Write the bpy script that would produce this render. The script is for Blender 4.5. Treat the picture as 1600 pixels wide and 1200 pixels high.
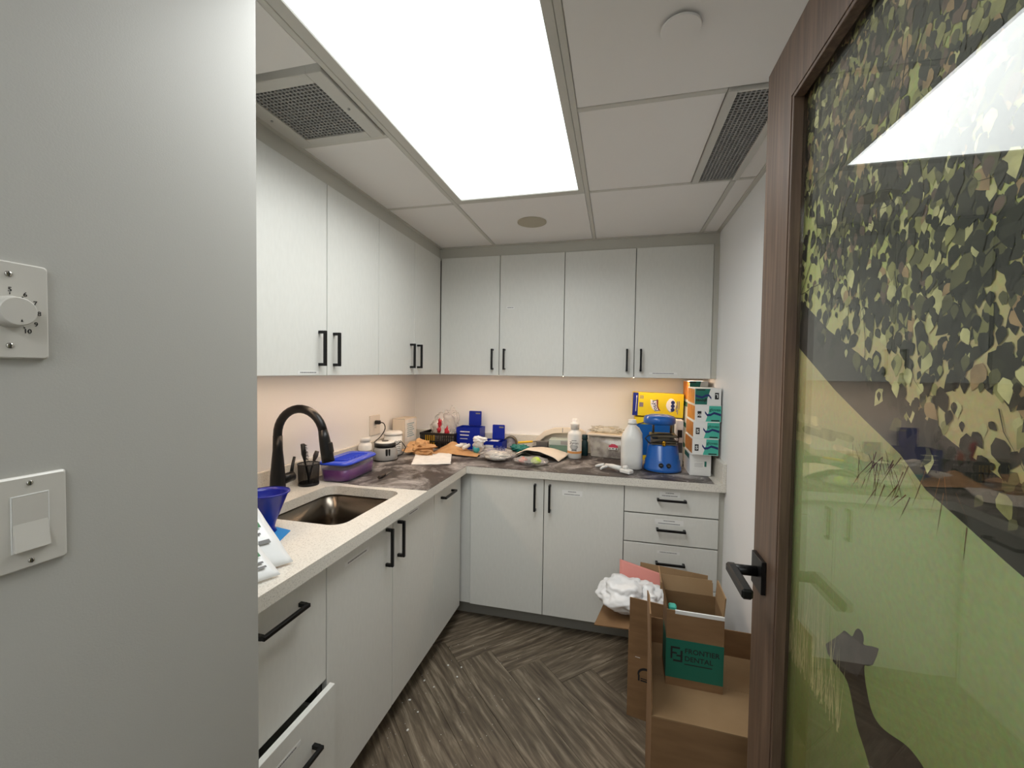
import bpy, bmesh, math, random
from mathutils import Vector, Matrix, noise
random.seed(7)
SC = bpy.context.scene
COL = SC.collection
for o in list(bpy.data.objects): bpy.data.objects.remove(o)

# ------------------------------------------------------------------ camera
cd = bpy.data.cameras.new('camera'); cam = bpy.data.objects.new('camera', cd); COL.objects.link(cam)
cd.sensor_fit = 'HORIZONTAL'; cd.sensor_width = 36; cd.lens = 652.8 / 1600 * 36; cd.clip_start = .02
rt, up, fw = Vector((.97059807, .24028474, .01423455)), Vector((-.02109622, .02600822, .9994391)), Vector((-.23977975, .97035397, -.03031262))
cam.matrix_world = Matrix(((rt.x, up.x, -fw.x, 0), (rt.y, up.y, -fw.y, 0), (rt.z, up.z, -fw.z, 1.4621), (0, 0, 0, 1)))
SC.camera = cam
# ------------------------------------------------------------------ world, exposure
w = bpy.data.worlds.new('world'); SC.world = w; w.use_nodes = True
w.node_tree.nodes['Background'].inputs[0].default_value = (.9, .95, 1, 1)
w.node_tree.nodes['Background'].inputs[1].default_value = .05
SC.view_settings.view_transform = 'Standard'; SC.view_settings.look = 'None'
SC.view_settings.exposure = 0.25; SC.view_settings.gamma = 1.0; SC.view_settings.use_curve_mapping = False
PANEL = 1.6      # glow of the panel diffuser itself
ld = bpy.data.lights.new('panel_light', 'AREA'); ld.shape = 'RECTANGLE'; ld.size = .53; ld.size_y = 1.12; ld.energy = 10.0; ld.spread = math.radians(162); ld.color = (.985, 1, .985)
lo = bpy.data.objects.new('panel_light', ld); COL.objects.link(lo); lo.location = (-.44, 1.272, 2.2485)   # the led sheet of the ceiling panel, facing down
STRIP = 34.0      # under-cabinet strip radiance

FILL = 9.6       # radiance of the added fill panel behind the viewer

# ------------------------------------------------------------------ dimensions
XW, XR, YW, ZC = -1.475, .545, 2.90, 2.2465
XLU, YBU, ZUT, ZUB = -1.107, 2.525, 2.181, 1.4374      # upper door fronts
XLB, YBB, ZCT, ZDB = -.847, 2.27, .875, .107           # base door fronts
ZT = .915; ZM = .917
YF = -1.3
XN, YN = -.70, .695                                     # near stub wall face and end

# ------------------------------------------------------------------ materials
def lin(c):
    return tuple(((v / 255) / 12.92 if v / 255 <= .04045 else ((v / 255 + .055) / 1.055) ** 2.4) for v in c) + (1,)
def mat(name, c, rough=.5, metal=0, c2=None, scale=8, detail=4, lo=.35, hi=.65, bump=0, bscale=None, stretch=None, coat=0, spec=.5, trans=0):
    m = bpy.data.materials.new(name); m.use_nodes = True; nt = m.node_tree; b = nt.nodes['Principled BSDF']
    b.inputs['Base Color'].default_value = lin(c); b.inputs['Roughness'].default_value = rough; b.inputs['Metallic'].default_value = metal
    b.inputs['Coat Weight'].default_value = coat; b.inputs['Specular IOR Level'].default_value = spec
    b.inputs['Transmission Weight'].default_value = trans
    if c2 or bump:
        tc = nt.nodes.new('ShaderNodeTexCoord'); src = tc.outputs['Object']
        if stretch:
            mp = nt.nodes.new('ShaderNodeMapping'); mp.inputs['Scale'].default_value = stretch
            nt.links.new(src, mp.inputs[0]); src = mp.outputs[0]
        n = nt.nodes.new('ShaderNodeTexNoise'); n.inputs['Scale'].default_value = scale; n.inputs['Detail'].default_value = detail
        nt.links.new(src, n.inputs['Vector'])
        if c2:
            r = nt.nodes.new('ShaderNodeValToRGB'); r.color_ramp.elements[0].position = lo; r.color_ramp.elements[1].position = hi
            r.color_ramp.elements[0].color = lin(c); r.color_ramp.elements[1].color = lin(c2)
            nt.links.new(n.outputs['Fac'], r.inputs[0]); nt.links.new(r.outputs[0], b.inputs['Base Color'])
        if bump:
            n2 = n
            if bscale:
                n2 = nt.nodes.new('ShaderNodeTexNoise'); n2.inputs['Scale'].default_value = bscale; n2.inputs['Detail'].default_value = 2
                nt.links.new(src, n2.inputs['Vector'])
            bp = nt.nodes.new('ShaderNodeBump'); bp.inputs['Strength'].default_value = bump; bp.inputs['Distance'].default_value = .002
            nt.links.new(n2.outputs['Fac'], bp.inputs['Height']); nt.links.new(bp.outputs[0], b.inputs['Normal'])
    return m
def emit(name, c, s):
    m = bpy.data.materials.new(name); m.use_nodes = True; nt = m.node_tree; nt.nodes.clear()
    e = nt.nodes.new('ShaderNodeEmission'); e.inputs[0].default_value = c if len(c) == 4 else lin(c); e.inputs[1].default_value = s
    o = nt.nodes.new('ShaderNodeOutputMaterial'); nt.links.new(e.outputs[0], o.inputs[0]); return m
def film(name, tint, clear=.8, rough=.1, diff=(240, 240, 240), ior=1.45, bump=0, bscale=40):
    """thin clear sheet: see-through mixed with a little diffuse, plus a Fresnel gloss"""
    m = bpy.data.materials.new(name); m.use_nodes = True; nt = m.node_tree; nt.nodes.clear()
    N = nt.nodes.new; L = nt.links.new
    t = N('ShaderNodeBsdfTransparent'); t.inputs[0].default_value = lin(tint)
    d = N('ShaderNodeBsdfDiffuse'); d.inputs[0].default_value = lin(diff)
    g = N('ShaderNodeBsdfGlossy'); g.inputs['Roughness'].default_value = rough
    f = N('ShaderNodeFresnel'); ge = N('ShaderNodeNewGeometry'); pw = N('ShaderNodeMath'); pw.operation = 'POWER'; pw.inputs[0].default_value = ior
    ma = N('ShaderNodeMath'); ma.operation = 'MULTIPLY_ADD'; ma.inputs[1].default_value = -2; ma.inputs[2].default_value = 1
    L(ge.outputs['Backfacing'], ma.inputs[0]); L(ma.outputs[0], pw.inputs[1]); L(pw.outputs[0], f.inputs[0])     # same reflectance from either side of the sheet
    a = N('ShaderNodeMixShader'); a.inputs[0].default_value = clear; L(d.outputs[0], a.inputs[1]); L(t.outputs[0], a.inputs[2])
    b = N('ShaderNodeMixShader'); L(f.outputs[0], b.inputs[0]); L(a.outputs[0], b.inputs[1]); L(g.outputs[0], b.inputs[2])
    if bump:
        tc = N('ShaderNodeTexCoord'); n = N('ShaderNodeTexNoise'); n.inputs['Scale'].default_value = bscale; L(tc.outputs['Object'], n.inputs['Vector'])
        bp = N('ShaderNodeBump'); bp.inputs['Strength'].default_value = bump; bp.inputs['Distance'].default_value = .004
        L(n.outputs['Fac'], bp.inputs['Height']); L(bp.outputs[0], g.inputs['Normal']); L(bp.outputs[0], f.inputs['Normal']); L(bp.outputs[0], d.inputs['Normal'])
    o = N('ShaderNodeOutputMaterial'); L(b.outputs[0], o.inputs[0]); return m

M = dict(
    walldimmed=mat('wall_paint_dimmed', (180, 179, 173), .5, bump=.06, bscale=350, scale=300),  # wall paint darkened to hold down the ceiling panel's light here
    wall=mat('wall_paint', (241, 241, 241), .55, bump=.06, bscale=350, scale=300),
    ceil=mat('ceiling_paint', (238, 235, 231), .8, bump=.05, bscale=260, scale=200),
    tbar=mat('grid_metal', (205, 202, 193), .5),  # a little darker than the tiles, standing in for shadow along the grid
    cab=mat('cabinet_laminate', (223, 223, 217), .45, c2=(220, 220, 214), scale=90, bump=.04, bscale=700, stretch=(1, 1, .3)),
    carcass_shade=mat('carcass_gap_shade', (96, 94, 89), .7),  # cabinet bodies darkened so the door gaps look shaded
    kick=mat('toe_kick_grey', (150, 148, 140), .5),
    filler=mat('filler_shaded', (196, 194, 184), .5),  # greyer than the doors, with the shading put into the colour
    black=mat('matte_black_metal', (14, 14, 15), .38, metal=.3),
    blackp=mat('black_plastic', (16, 16, 17), .4),
    quartz=mat('white_quartz', (224, 220, 210), .22, c2=(192, 187, 177), scale=260, detail=2, lo=.52, hi=.7),
    steel=mat('brushed_steel', (120, 112, 102), .26, metal=1, bump=.05, bscale=300, stretch=(1, 1, .05)),
    chrome=mat('polished_metal', (190, 188, 182), .18, metal=1),
    white=mat('white_plastic', (228, 228, 224), .35),
    whitegl=mat('plate_plastic', (200, 197, 189), .3),
    paper=mat('white_paper', (236, 235, 231), .8, c2=(222, 221, 217), scale=30),
    label=mat('label_paper', (232, 232, 229), .6),
    ink=mat('dark_ink', (28, 28, 30), .6),
    greyink=mat('grey_ink', (120, 120, 120), .6),
    kraft=mat('cardboard', (138, 106, 72), .8, c2=(126, 95, 63), scale=5, bump=.08, bscale=160, stretch=(1, 1, 6)),
    kraftin=mat('cardboard_inside', (150, 122, 88), .8, c2=(140, 112, 78), scale=6, bump=.05, bscale=160),
    brownpaper=mat('brown_kraft_paper', (206, 164, 116), .75, c2=(180, 136, 90), scale=14, bump=.4, bscale=45),
    blue=mat('royal_blue_plastic', (3, 34, 146), .42, spec=.3),
    navy=mat('navy_plastic', (8, 26, 140), .3),
    lidblue=mat('blue_lid', (28, 66, 200), .28, coat=.3),
    purple=mat('purple_liquid', (84, 12, 96), .3, c2=(112, 26, 104), scale=9),
    machblue=mat('machine_blue', (14, 90, 172), .3, coat=.2),
    brass=mat('brass', (210, 160, 50), .25, metal=1),
    gunmetal=mat('cast_metal', (120, 112, 96), .4, metal=.7),
    yellow=mat('yellow_print', (224, 208, 36), .45, c2=(230, 200, 30), scale=6),
    yellowp=mat('yellow_plastic', (238, 190, 40), .35),
    teal=mat('teal_print', (70, 180, 160), .45),
    dteal=mat('dark_teal_print', (20, 108, 92), .45),
    tealband=mat('teal_band_print', (20, 104, 84), .6),
    tealplastic=mat('teal_plastic', (30, 120, 110), .35),
    darkteal=mat('dark_teal_bottle', (18, 52, 56), .25),
    navyink=mat('navy_ink', (24, 44, 104), .5),
    orange=mat('orange_print', (226, 150, 62), .5, c2=(206, 126, 44), scale=18),
    red=mat('red_print', (186, 34, 52), .5),
    pink=mat('pink_sheet', (226, 150, 140), .6),
    cream=mat('cream_card', (226, 214, 196), .6),
    greytone=mat('grey_body', (150, 150, 148), .35),
    greyd=mat('dark_grey_plastic', (84, 82, 80), .5),
    sage=mat('sage_card', (120, 150, 130), .6),
    plaster=mat('grey_plaster', (196, 190, 190), .9, c2=(118, 106, 110), scale=16, detail=6, lo=.42, hi=.6),
    granule=mat('white_granules', (226, 222, 214), .6, c2=(186, 182, 172), scale=90, bump=.8, bscale=120),
    lime=mat('lime_item', (188, 214, 78), .5), salmon=mat('salmon_item', (214, 92, 70), .5),
    skyblue=mat('bright_blue_card', (34, 136, 206), .5),
    green=mat('green_ink', (40, 116, 60), .5),
    wood=mat('dark_wood_handle', (58, 46, 38), .5),
    pouch=mat('white_pouch', (232, 234, 234), .3, bump=.3, bscale=30),
    bagwhite=mat('white_plastic_bag', (236, 236, 236), .3, bump=.6, bscale=35),
    frost=film('frosted_plastic', (244, 244, 250), .93, .2, (170, 178, 215)),
    clearbag=film('clear_bag', (250, 250, 250), .74, .12, (238, 233, 229), bump=.8, bscale=60),
    clearlid=film('clear_lid', (248, 246, 240), .82, .15, (240, 236, 220)),
    glass=film('window_glass', (251, 253, 250), 1.0, .004, ior=1.5),
    mesh=film('wire_mesh_sheet', (255, 255, 255), .42, .4, (14, 14, 15), ior=1.05),
    crumb=mat('plaster_crumb', (224, 222, 216), .9),
    outlet=mat('outlet_plastic', (226, 220, 212), .35),
    panel=emit('light_diffuser', (.93, .985, 1, 1), PANEL),
    strip=emit('warm_led', (1, .72, .5, 1), STRIP),
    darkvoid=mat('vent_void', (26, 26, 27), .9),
    vent=mat('vent_lattice', (150, 149, 146), .5),
    wrapgrey=mat('grey_tray', (150, 150, 144), .5),
)
# wood grain materials
def wood_mat(name, c1, c2, c3, stretch, scale=3, rough=.5, bump=.1, rnd=True):
    m = bpy.data.materials.new(name); m.use_nodes = True; nt = m.node_tree; b = nt.nodes['Principled BSDF']; N = nt.nodes.new; L = nt.links.new
    tc = N('ShaderNodeTexCoord'); oi = N('ShaderNodeObjectInfo'); mp = N('ShaderNodeMapping'); mp.inputs['Scale'].default_value = stretch
    L(tc.outputs['Object'], mp.inputs[0])
    if rnd:
        mul = N('ShaderNodeMath'); mul.operation = 'MULTIPLY'; mul.inputs[1].default_value = 37; L(oi.outputs['Random'], mul.inputs[0]); 
        cx = N('ShaderNodeCombineXYZ'); L(mul.outputs[0], cx.inputs[0]); L(mul.outputs[0], cx.inputs[1]); L(cx.outputs[0], mp.inputs['Location'])
    n = N('ShaderNodeTexNoise'); n.inputs['Scale'].default_value = scale; n.inputs['Detail'].default_value = 8; n.inputs['Roughness'].default_value = .65; n.inputs['Distortion'].default_value = .35
    L(mp.outputs[0], n.inputs['Vector'])
    r = N('ShaderNodeValToRGB'); e = r.color_ramp.elements; e[0].position = .32; e[0].color = lin(c1); e[1].position = .72; e[1].color = lin(c3)
    k = e.new(.5); k.color = lin(c2); L(n.outputs['Fac'], r.inputs[0]); L(r.outputs[0], b.inputs['Base Color'])
    bp = N('ShaderNodeBump'); bp.inputs['Strength'].default_value = bump; bp.inputs['Distance'].default_value = .002; L(n.outputs['Fac'], bp.inputs['Height']); L(bp.outputs[0], b.inputs['Normal'])
    b.inputs['Roughness'].default_value = rough; return m
M['plank'] = wood_mat('grey_oak_plank', (72, 61, 49), (104, 92, 76), (160, 147, 127), (1.6, 17, 1), 2.6, .5, .15)
M['walnut'] = wood_mat('walnut_veneer', (76, 57, 45), (96, 76, 61), (122, 98, 80), (30, 30, 1.2), 2.5, .45, .05, False)
# dusty mat: dark rubber with white plaster smears
def mat_dusty():
    m = bpy.data.materials.new('dusty_mat'); m.use_nodes = True; nt = m.node_tree; b = nt.nodes['Principled BSDF']; N = nt.nodes.new; L = nt.links.new
    tc = N('ShaderNodeTexCoord')
    def ramp(sc, det, lo, hi, rough=.6, st=(1, 1, 1), dist=0):
        mp = N('ShaderNodeMapping'); mp.inputs['Scale'].default_value = st; L(tc.outputs['Object'], mp.inputs[0])
        n = N('ShaderNodeTexNoise'); n.inputs['Scale'].default_value = sc; n.inputs['Detail'].default_value = det; n.inputs['Roughness'].default_value = rough; n.inputs['Distortion'].default_value = dist
        L(mp.outputs[0], n.inputs['Vector']); r = N('ShaderNodeMapRange'); r.inputs[1].default_value = lo; r.inputs[2].default_value = hi; L(n.outputs['Fac'], r.inputs[0]); return r
    a = ramp(5, 9, .47, .76, .7, dist=.6); c = ramp(38, 4, .6, .74, .6, (1, .6, 1), .5); d = ramp(3.2, 2, .42, .62)
    mu = N('ShaderNodeMath'); mu.operation = 'MULTIPLY'; L(c.outputs[0], mu.inputs[0]); L(d.outputs[0], mu.inputs[1])
    ad = N('ShaderNodeMath'); ad.operation = 'ADD'; ad.use_clamp = True; L(a.outputs[0], ad.inputs[0]); L(mu.outputs[0], ad.inputs[1])
    mx = N('ShaderNodeMix'); mx.data_type = 'RGBA'; mx.inputs['A'].default_value = lin((54, 48, 46)); mx.inputs['B'].default_value = lin((205, 200, 196))
    L(ad.outputs[0], mx.inputs['Factor']); L(mx.outputs['Result'], b.inputs['Base Color']); b.inputs['Roughness'].default_value = .45; return m
M['dusty'] = mat_dusty()
# printed door film background: ochre sky above, sage meadow below (a flat print)
def mat_print():
    m = bpy.data.materials.new('mural_ground_print'); m.use_nodes = True; nt = m.node_tree; b = nt.nodes['Principled BSDF']; N = nt.nodes.new; L = nt.links.new
    tc = N('ShaderNodeTexCoord'); sp = N('ShaderNodeSeparateXYZ'); L(tc.outputs['Object'], sp.inputs[0])
    n = N('ShaderNodeTexNoise'); n.inputs['Scale'].default_value = 7; n.inputs['Detail'].default_value = 6; L(tc.outputs['Object'], n.inputs['Vector'])
    ma = N('ShaderNodeMath'); ma.operation = 'MULTIPLY_ADD'; ma.inputs[1].default_value = .10; L(n.outputs['Fac'], ma.inputs[0]); L(sp.outputs['Z'], ma.inputs[2])
    r = N('ShaderNodeValToRGB'); e = r.color_ramp.elements
    stops = ((.40, (120, 126, 66)), (.50, (148, 156, 98)), (.57, (168, 178, 126)), (.625, (172, 182, 130)), (.645, (176, 168, 118)), (.665, (196, 178, 128)), (.70, (206, 188, 140)), (.76, (190, 190, 122)), (.86, (176, 178, 112)), (.95, (130, 130, 84)))
    e[0].position, e[0].color = stops[0][0], lin(stops[0][1]); e[1].position, e[1].color = stops[-1][0], lin(stops[-1][1])
    for p, c in stops[1:-1]: k = e.new(p); k.color = lin(c)
    dv = N('ShaderNodeMath'); dv.operation = 'DIVIDE'; dv.inputs[1].default_value = 2.2; L(ma.outputs[0], dv.inputs[0]); L(dv.outputs[0], r.inputs[0])
    n3 = N('ShaderNodeTexNoise'); n3.inputs['Scale'].default_value = 160; L(tc.outputs['Object'], n3.inputs['Vector'])
    mx = N('ShaderNodeMix'); mx.data_type = 'RGBA'; mx.blend_type = 'OVERLAY'; mx.inputs['Factor'].default_value = .25
    L(r.outputs[0], mx.inputs['A']); L(n3.outputs['Color'], mx.inputs['B']); L(mx.outputs['Result'], b.inputs['Base Color'])
    b.inputs['Roughness'].default_value = .6; return m
M['mural'] = mat_print()
for nm, c in (('lf0', (18, 19, 14)), ('lf1', (36, 36, 27)), ('lf2', (84, 82, 55)), ('lf3', (134, 130, 84)), ('lf4', (180, 174, 128)), ('lf5', (150, 122, 90)), ('lf6', (92, 72, 64)), ('trunk', (52, 46, 44)), ('trunk2', (36, 34, 32)), ('giraffe', (48, 34, 28)), ('giraffe2', (74, 62, 60)), ('twig', (96, 66, 40)), ('reed', (176, 164, 120))):
    M[nm] = mat('print_' + nm, c, .6, c2=tuple(min(255, int(v * 1.25)) for v in c), scale=40)

# ------------------------------------------------------------------ mesh helpers
def NB(): return bmesh.new()
def setmi(faces, mi):
    for f in faces: f.material_index = mi
def box(bm, x0, x1, y0, y1, z0, z1, mi=0, bev=0, T=None, seg=1):
    vs = [bm.verts.new((x, y, z)) for x in (x0, x1) for y in (y0, y1) for z in (z0, z1)]
    fs = [bm.faces.new([vs[i] for i in q]) for q in ((0, 1, 3, 2), (4, 6, 7, 5), (0, 4, 5, 1), (2, 3, 7, 6), (0, 2, 6, 4), (1, 5, 7, 3))]
    setmi(fs, mi)
    if bev:
        es = {e for f in fs for e in f.edges}
        r = bmesh.ops.bevel(bm, geom=list(es), offset=bev, segments=seg, affect='EDGES', profile=.5)
        vs = [v for v in {v for f in r['faces'] for v in f.verts} | {v for v in vs if v.is_valid}]
        setmi(r['faces'], mi)
    if T is not None: bmesh.ops.transform(bm, matrix=T, verts=[v for v in vs if v.is_valid])
    return bm
def lathe(bm, prof, c=(0, 0, 0), n=24, mi=0, T=None, cap=True):
    rings = []
    for r, z in prof:
        rings.append([bm.verts.new((c[0] + r * math.cos(2 * math.pi * k / n), c[1] + r * math.sin(2 * math.pi * k / n), c[2] + z)) for k in range(n)])
    fs = []
    for a, b in zip(rings, rings[1:]):
        for k in range(n): fs.append(bm.faces.new((a[k], a[(k + 1) % n], b[(k + 1) % n], b[k])))
    if cap:
        fs.append(bm.faces.new(rings[0][::-1])); fs.append(bm.faces.new(rings[-1]))
    for f in fs: f.smooth = len(f.verts) == 4
    setmi(fs, mi)
    if T is not None: bmesh.ops.transform(bm, matrix=T, verts=[v for r in rings for v in r])
    return bm
def tube(bm, pts, r, n=10, mi=0, flat=False):
    pts = [Vector(p) for p in pts]; rs = r if isinstance(r, (list, tuple)) else [r] * len(pts); rings = []
    ref = None
    for i, p in enumerate(pts):
        t = (pts[min(i + 1, len(pts) - 1)] - pts[max(i - 1, 0)]).normalized()
        if ref is None: ref = Vector((0, 0, 1)) if abs(t.z) < .9 else Vector((1, 0, 0))
        a = (ref - t * ref.dot(t)); a = a.normalized() if a.length > 1e-6 else t.orthogonal().normalized(); b = t.cross(a); ref = a
        rings.append([bm.verts.new(p + a * rs[i] * math.cos(2 * math.pi * k / n) + b * rs[i] * math.sin(2 * math.pi * k / n)) for k in range(n)])
    fs = [bm.faces.new((u[k], u[(k + 1) % n], v[(k + 1) % n], v[k])) for u, v in zip(rings, rings[1:]) for k in range(n)]
    fs += [bm.faces.new(rings[0][::-1]), bm.faces.new(rings[-1])]
    for f in fs: f.smooth = len(f.verts) == 4 and not flat
    setmi(fs, mi); return bm
def prism(bm, poly, d0, d1, axis='z', mi=0, T=None):
    """2-D outline extruded along an axis: 'z' -> (u,v,d), 'x' -> (d,u,v), 'y' -> (u,d,v)"""
    f3 = {'z': lambda u, v, d: (u, v, d), 'x': lambda u, v, d: (d, u, v), 'y': lambda u, v, d: (u, d, v)}[axis]
    A = [bm.verts.new(f3(u, v, d0)) for u, v in poly]; B = [bm.verts.new(f3(u, v, d1)) for u, v in poly]; n = len(poly)
    fs = [bm.faces.new(A[::-1]), bm.faces.new(B)] + [bm.faces.new((A[k], A[(k + 1) % n], B[(k + 1) % n], B[k])) for k in range(n)]
    setmi(fs, mi)
    if T is not None: bmesh.ops.transform(bm, matrix=T, verts=A + B)
    return bm
def rrect(cx, cy, w, h, r, n=5):
    out = []
    for sx, sy, a0 in ((1, 1, 0), (-1, 1, 90), (-1, -1, 180), (1, -1, 270)):
        for k in range(n + 1):
            a = math.radians(a0 + 90 * k / n); out.append((cx + sx * (w / 2 - r) + r * math.cos(a), cy + sy * (h / 2 - r) + r * math.sin(a)))
    return out
def loft(bm, loops, mi=0, cap=True, smooth=True):
    R = [[bm.verts.new(p) for p in l] for l in loops]; n = len(R[0]); fs = []
    for a, b in zip(R, R[1:]):
        for k in range(n):
            f = bm.faces.new((a[k], a[(k + 1) % n], b[(k + 1) % n], b[k])); f.smooth = smooth; fs.append(f)
    if cap: fs += [bm.faces.new(R[0][::-1]), bm.faces.new(R[-1])]
    setmi(fs, mi); return bm
def blob(bm, c, s, amp=.12, freq=2.2, sub=4, seed=0, mi=0, flat=.0, ridge=.0):
    r = bmesh.ops.create_icosphere(bm, subdivisions=sub, radius=1); vs = r['verts']
    for v in vs:
        d = v.co.normalized(); q = d * freq + Vector((seed * 7.1, seed * 3.3, seed))
        k = 1 + amp * noise.noise(q) * 1.6 + ridge * (abs(noise.noise(q * 3.1)) - .25) + amp * .5 * noise.noise(q * 2.7)
        p = Vector((d.x * s[0], d.y * s[1], d.z * s[2])) * k
        if p.z < -s[2] * (1 - flat): p.z = -s[2] * (1 - flat)
        v.co = p + Vector(c)
    for v in vs:
        for f in v.link_faces: f.smooth = True; f.material_index = mi
    return bm
def sheet(bm, w, h, nx, ny, fn, mi=0, th=.0006):
    """a real sheet with thickness; fn(u,v) -> position, u,v in 0..1"""
    top = [[bm.verts.new(fn(i / nx, j / ny)) for j in range(ny + 1)] for i in range(nx + 1)]
    bot = [[bm.verts.new(Vector(fn(i / nx, j / ny)) - Vector((0, 0, th))) for j in range(ny + 1)] for i in range(nx + 1)]
    fs = []
    for i in range(nx):
        for j in range(ny):
            fs.append(bm.faces.new((top[i][j], top[i + 1][j], top[i + 1][j + 1], top[i][j + 1])))
            fs.append(bm.faces.new((bot[i][j], bot[i][j + 1], bot[i + 1][j + 1], bot[i + 1][j])))
    rim = [(i, 0) for i in range(nx + 1)] + [(nx, j) for j in range(1, ny + 1)] + [(i, ny) for i in range(nx - 1, -1, -1)] + [(0, j) for j in range(ny - 1, 0, -1)]
    for a, b in zip(rim, rim[1:] + rim[:1]):
        fs.append(bm.faces.new((top[b[0]][b[1]], top[a[0]][a[1]], bot[a[0]][a[1]], bot[b[0]][b[1]])))
    for f in fs: f.smooth = True
    setmi(fs, mi); return bm

ORG = {}
def obj(name, bm, mats, parent=None, world=False, loc=None):
    if world and parent is not None: bmesh.ops.translate(bm, verts=bm.verts, vec=-ORG[parent.name])
    bmesh.ops.recalc_face_normals(bm, faces=bm.faces)
    me = bpy.data.meshes.new(name); bm.to_mesh(me); bm.free()
    for m in (mats if isinstance(mats, (list, tuple)) else [mats]): me.materials.append(M[m] if isinstance(m, str) else m)
    o = bpy.data.objects.new(name, me); COL.objects.link(o)
    if parent is not None: o.parent = parent; ORG[o.name] = ORG[parent.name]
    else: ORG[o.name] = Vector((0, 0, 0))
    if loc: o.location = loc
    return o
def thing(name, label, cat, loc=(0, 0, 0), rz=0, group=None, kind=None):
    o = bpy.data.objects.new(name, None); COL.objects.link(o); o.location = loc; o.rotation_euler = (0, 0, math.radians(rz)); o.empty_display_size = .05
    ORG[o.name] = Vector(loc)
    if label: o['label'] = label
    if cat: o['category'] = cat
    if group: o['group'] = group
    if kind: o['kind'] = kind
    return o
def tag(o, label, cat, group=None):
    o['label'] = label; o['category'] = cat
    if group: o['group'] = group
    return o
def struct(o, label=None):
    o['kind'] = 'structure'
    if label: o['label'] = label
    return o
def text(s, size, m, parent, origin, right, upv, name='lettering', align='LEFT', world=False, bold=0, ex=.0002, sx=1):
    cu = bpy.data.curves.new('t', 'FONT'); cu.body = s; cu.size = size; cu.extrude = ex; cu.offset = bold; cu.align_x = align; cu.resolution_u = 3
    t = bpy.data.objects.new('t', cu); COL.objects.link(t); bpy.context.view_layer.update()
    me = bpy.data.meshes.new_from_object(t.evaluated_get(bpy.context.evaluated_depsgraph_get())); bpy.data.objects.remove(t); bpy.data.curves.remove(cu)
    me.name = name; me.materials.clear(); me.materials.append(M[m]); o = bpy.data.objects.new(name, me); COL.objects.link(o)
    r = Vector(right).normalized(); u = Vector(upv); u = (u - r * r.dot(u)).normalized(); n = r.cross(u); p = Vector(origin)
    if world: p = p - ORG[parent.name]
    mw = Matrix(((r.x, u.x, n.x, p.x), (r.y, u.y, n.y, p.y), (r.z, u.z, n.z, p.z), (0, 0, 0, 1))) @ Matrix.Scale(sx, 4, (1, 0, 0))
    me.transform(mw)
    if parent is not None: o.parent = parent; ORG[o.name] = ORG[parent.name]
    return o
def copy_tree(root, loc, rz=0, label=None):
    r = root.copy(); COL.objects.link(r); r.location = loc; r.rotation_euler = (0, 0, math.radians(rz)); ORG[r.name] = Vector(loc)
    if label: r['label'] = label
    for ch in list(root.children):
        c = ch.copy(); COL.objects.link(c); c.parent = r
        for g in list(ch.children):
            d = g.copy(); COL.objects.link(d); d.parent = c
    return r

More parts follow.
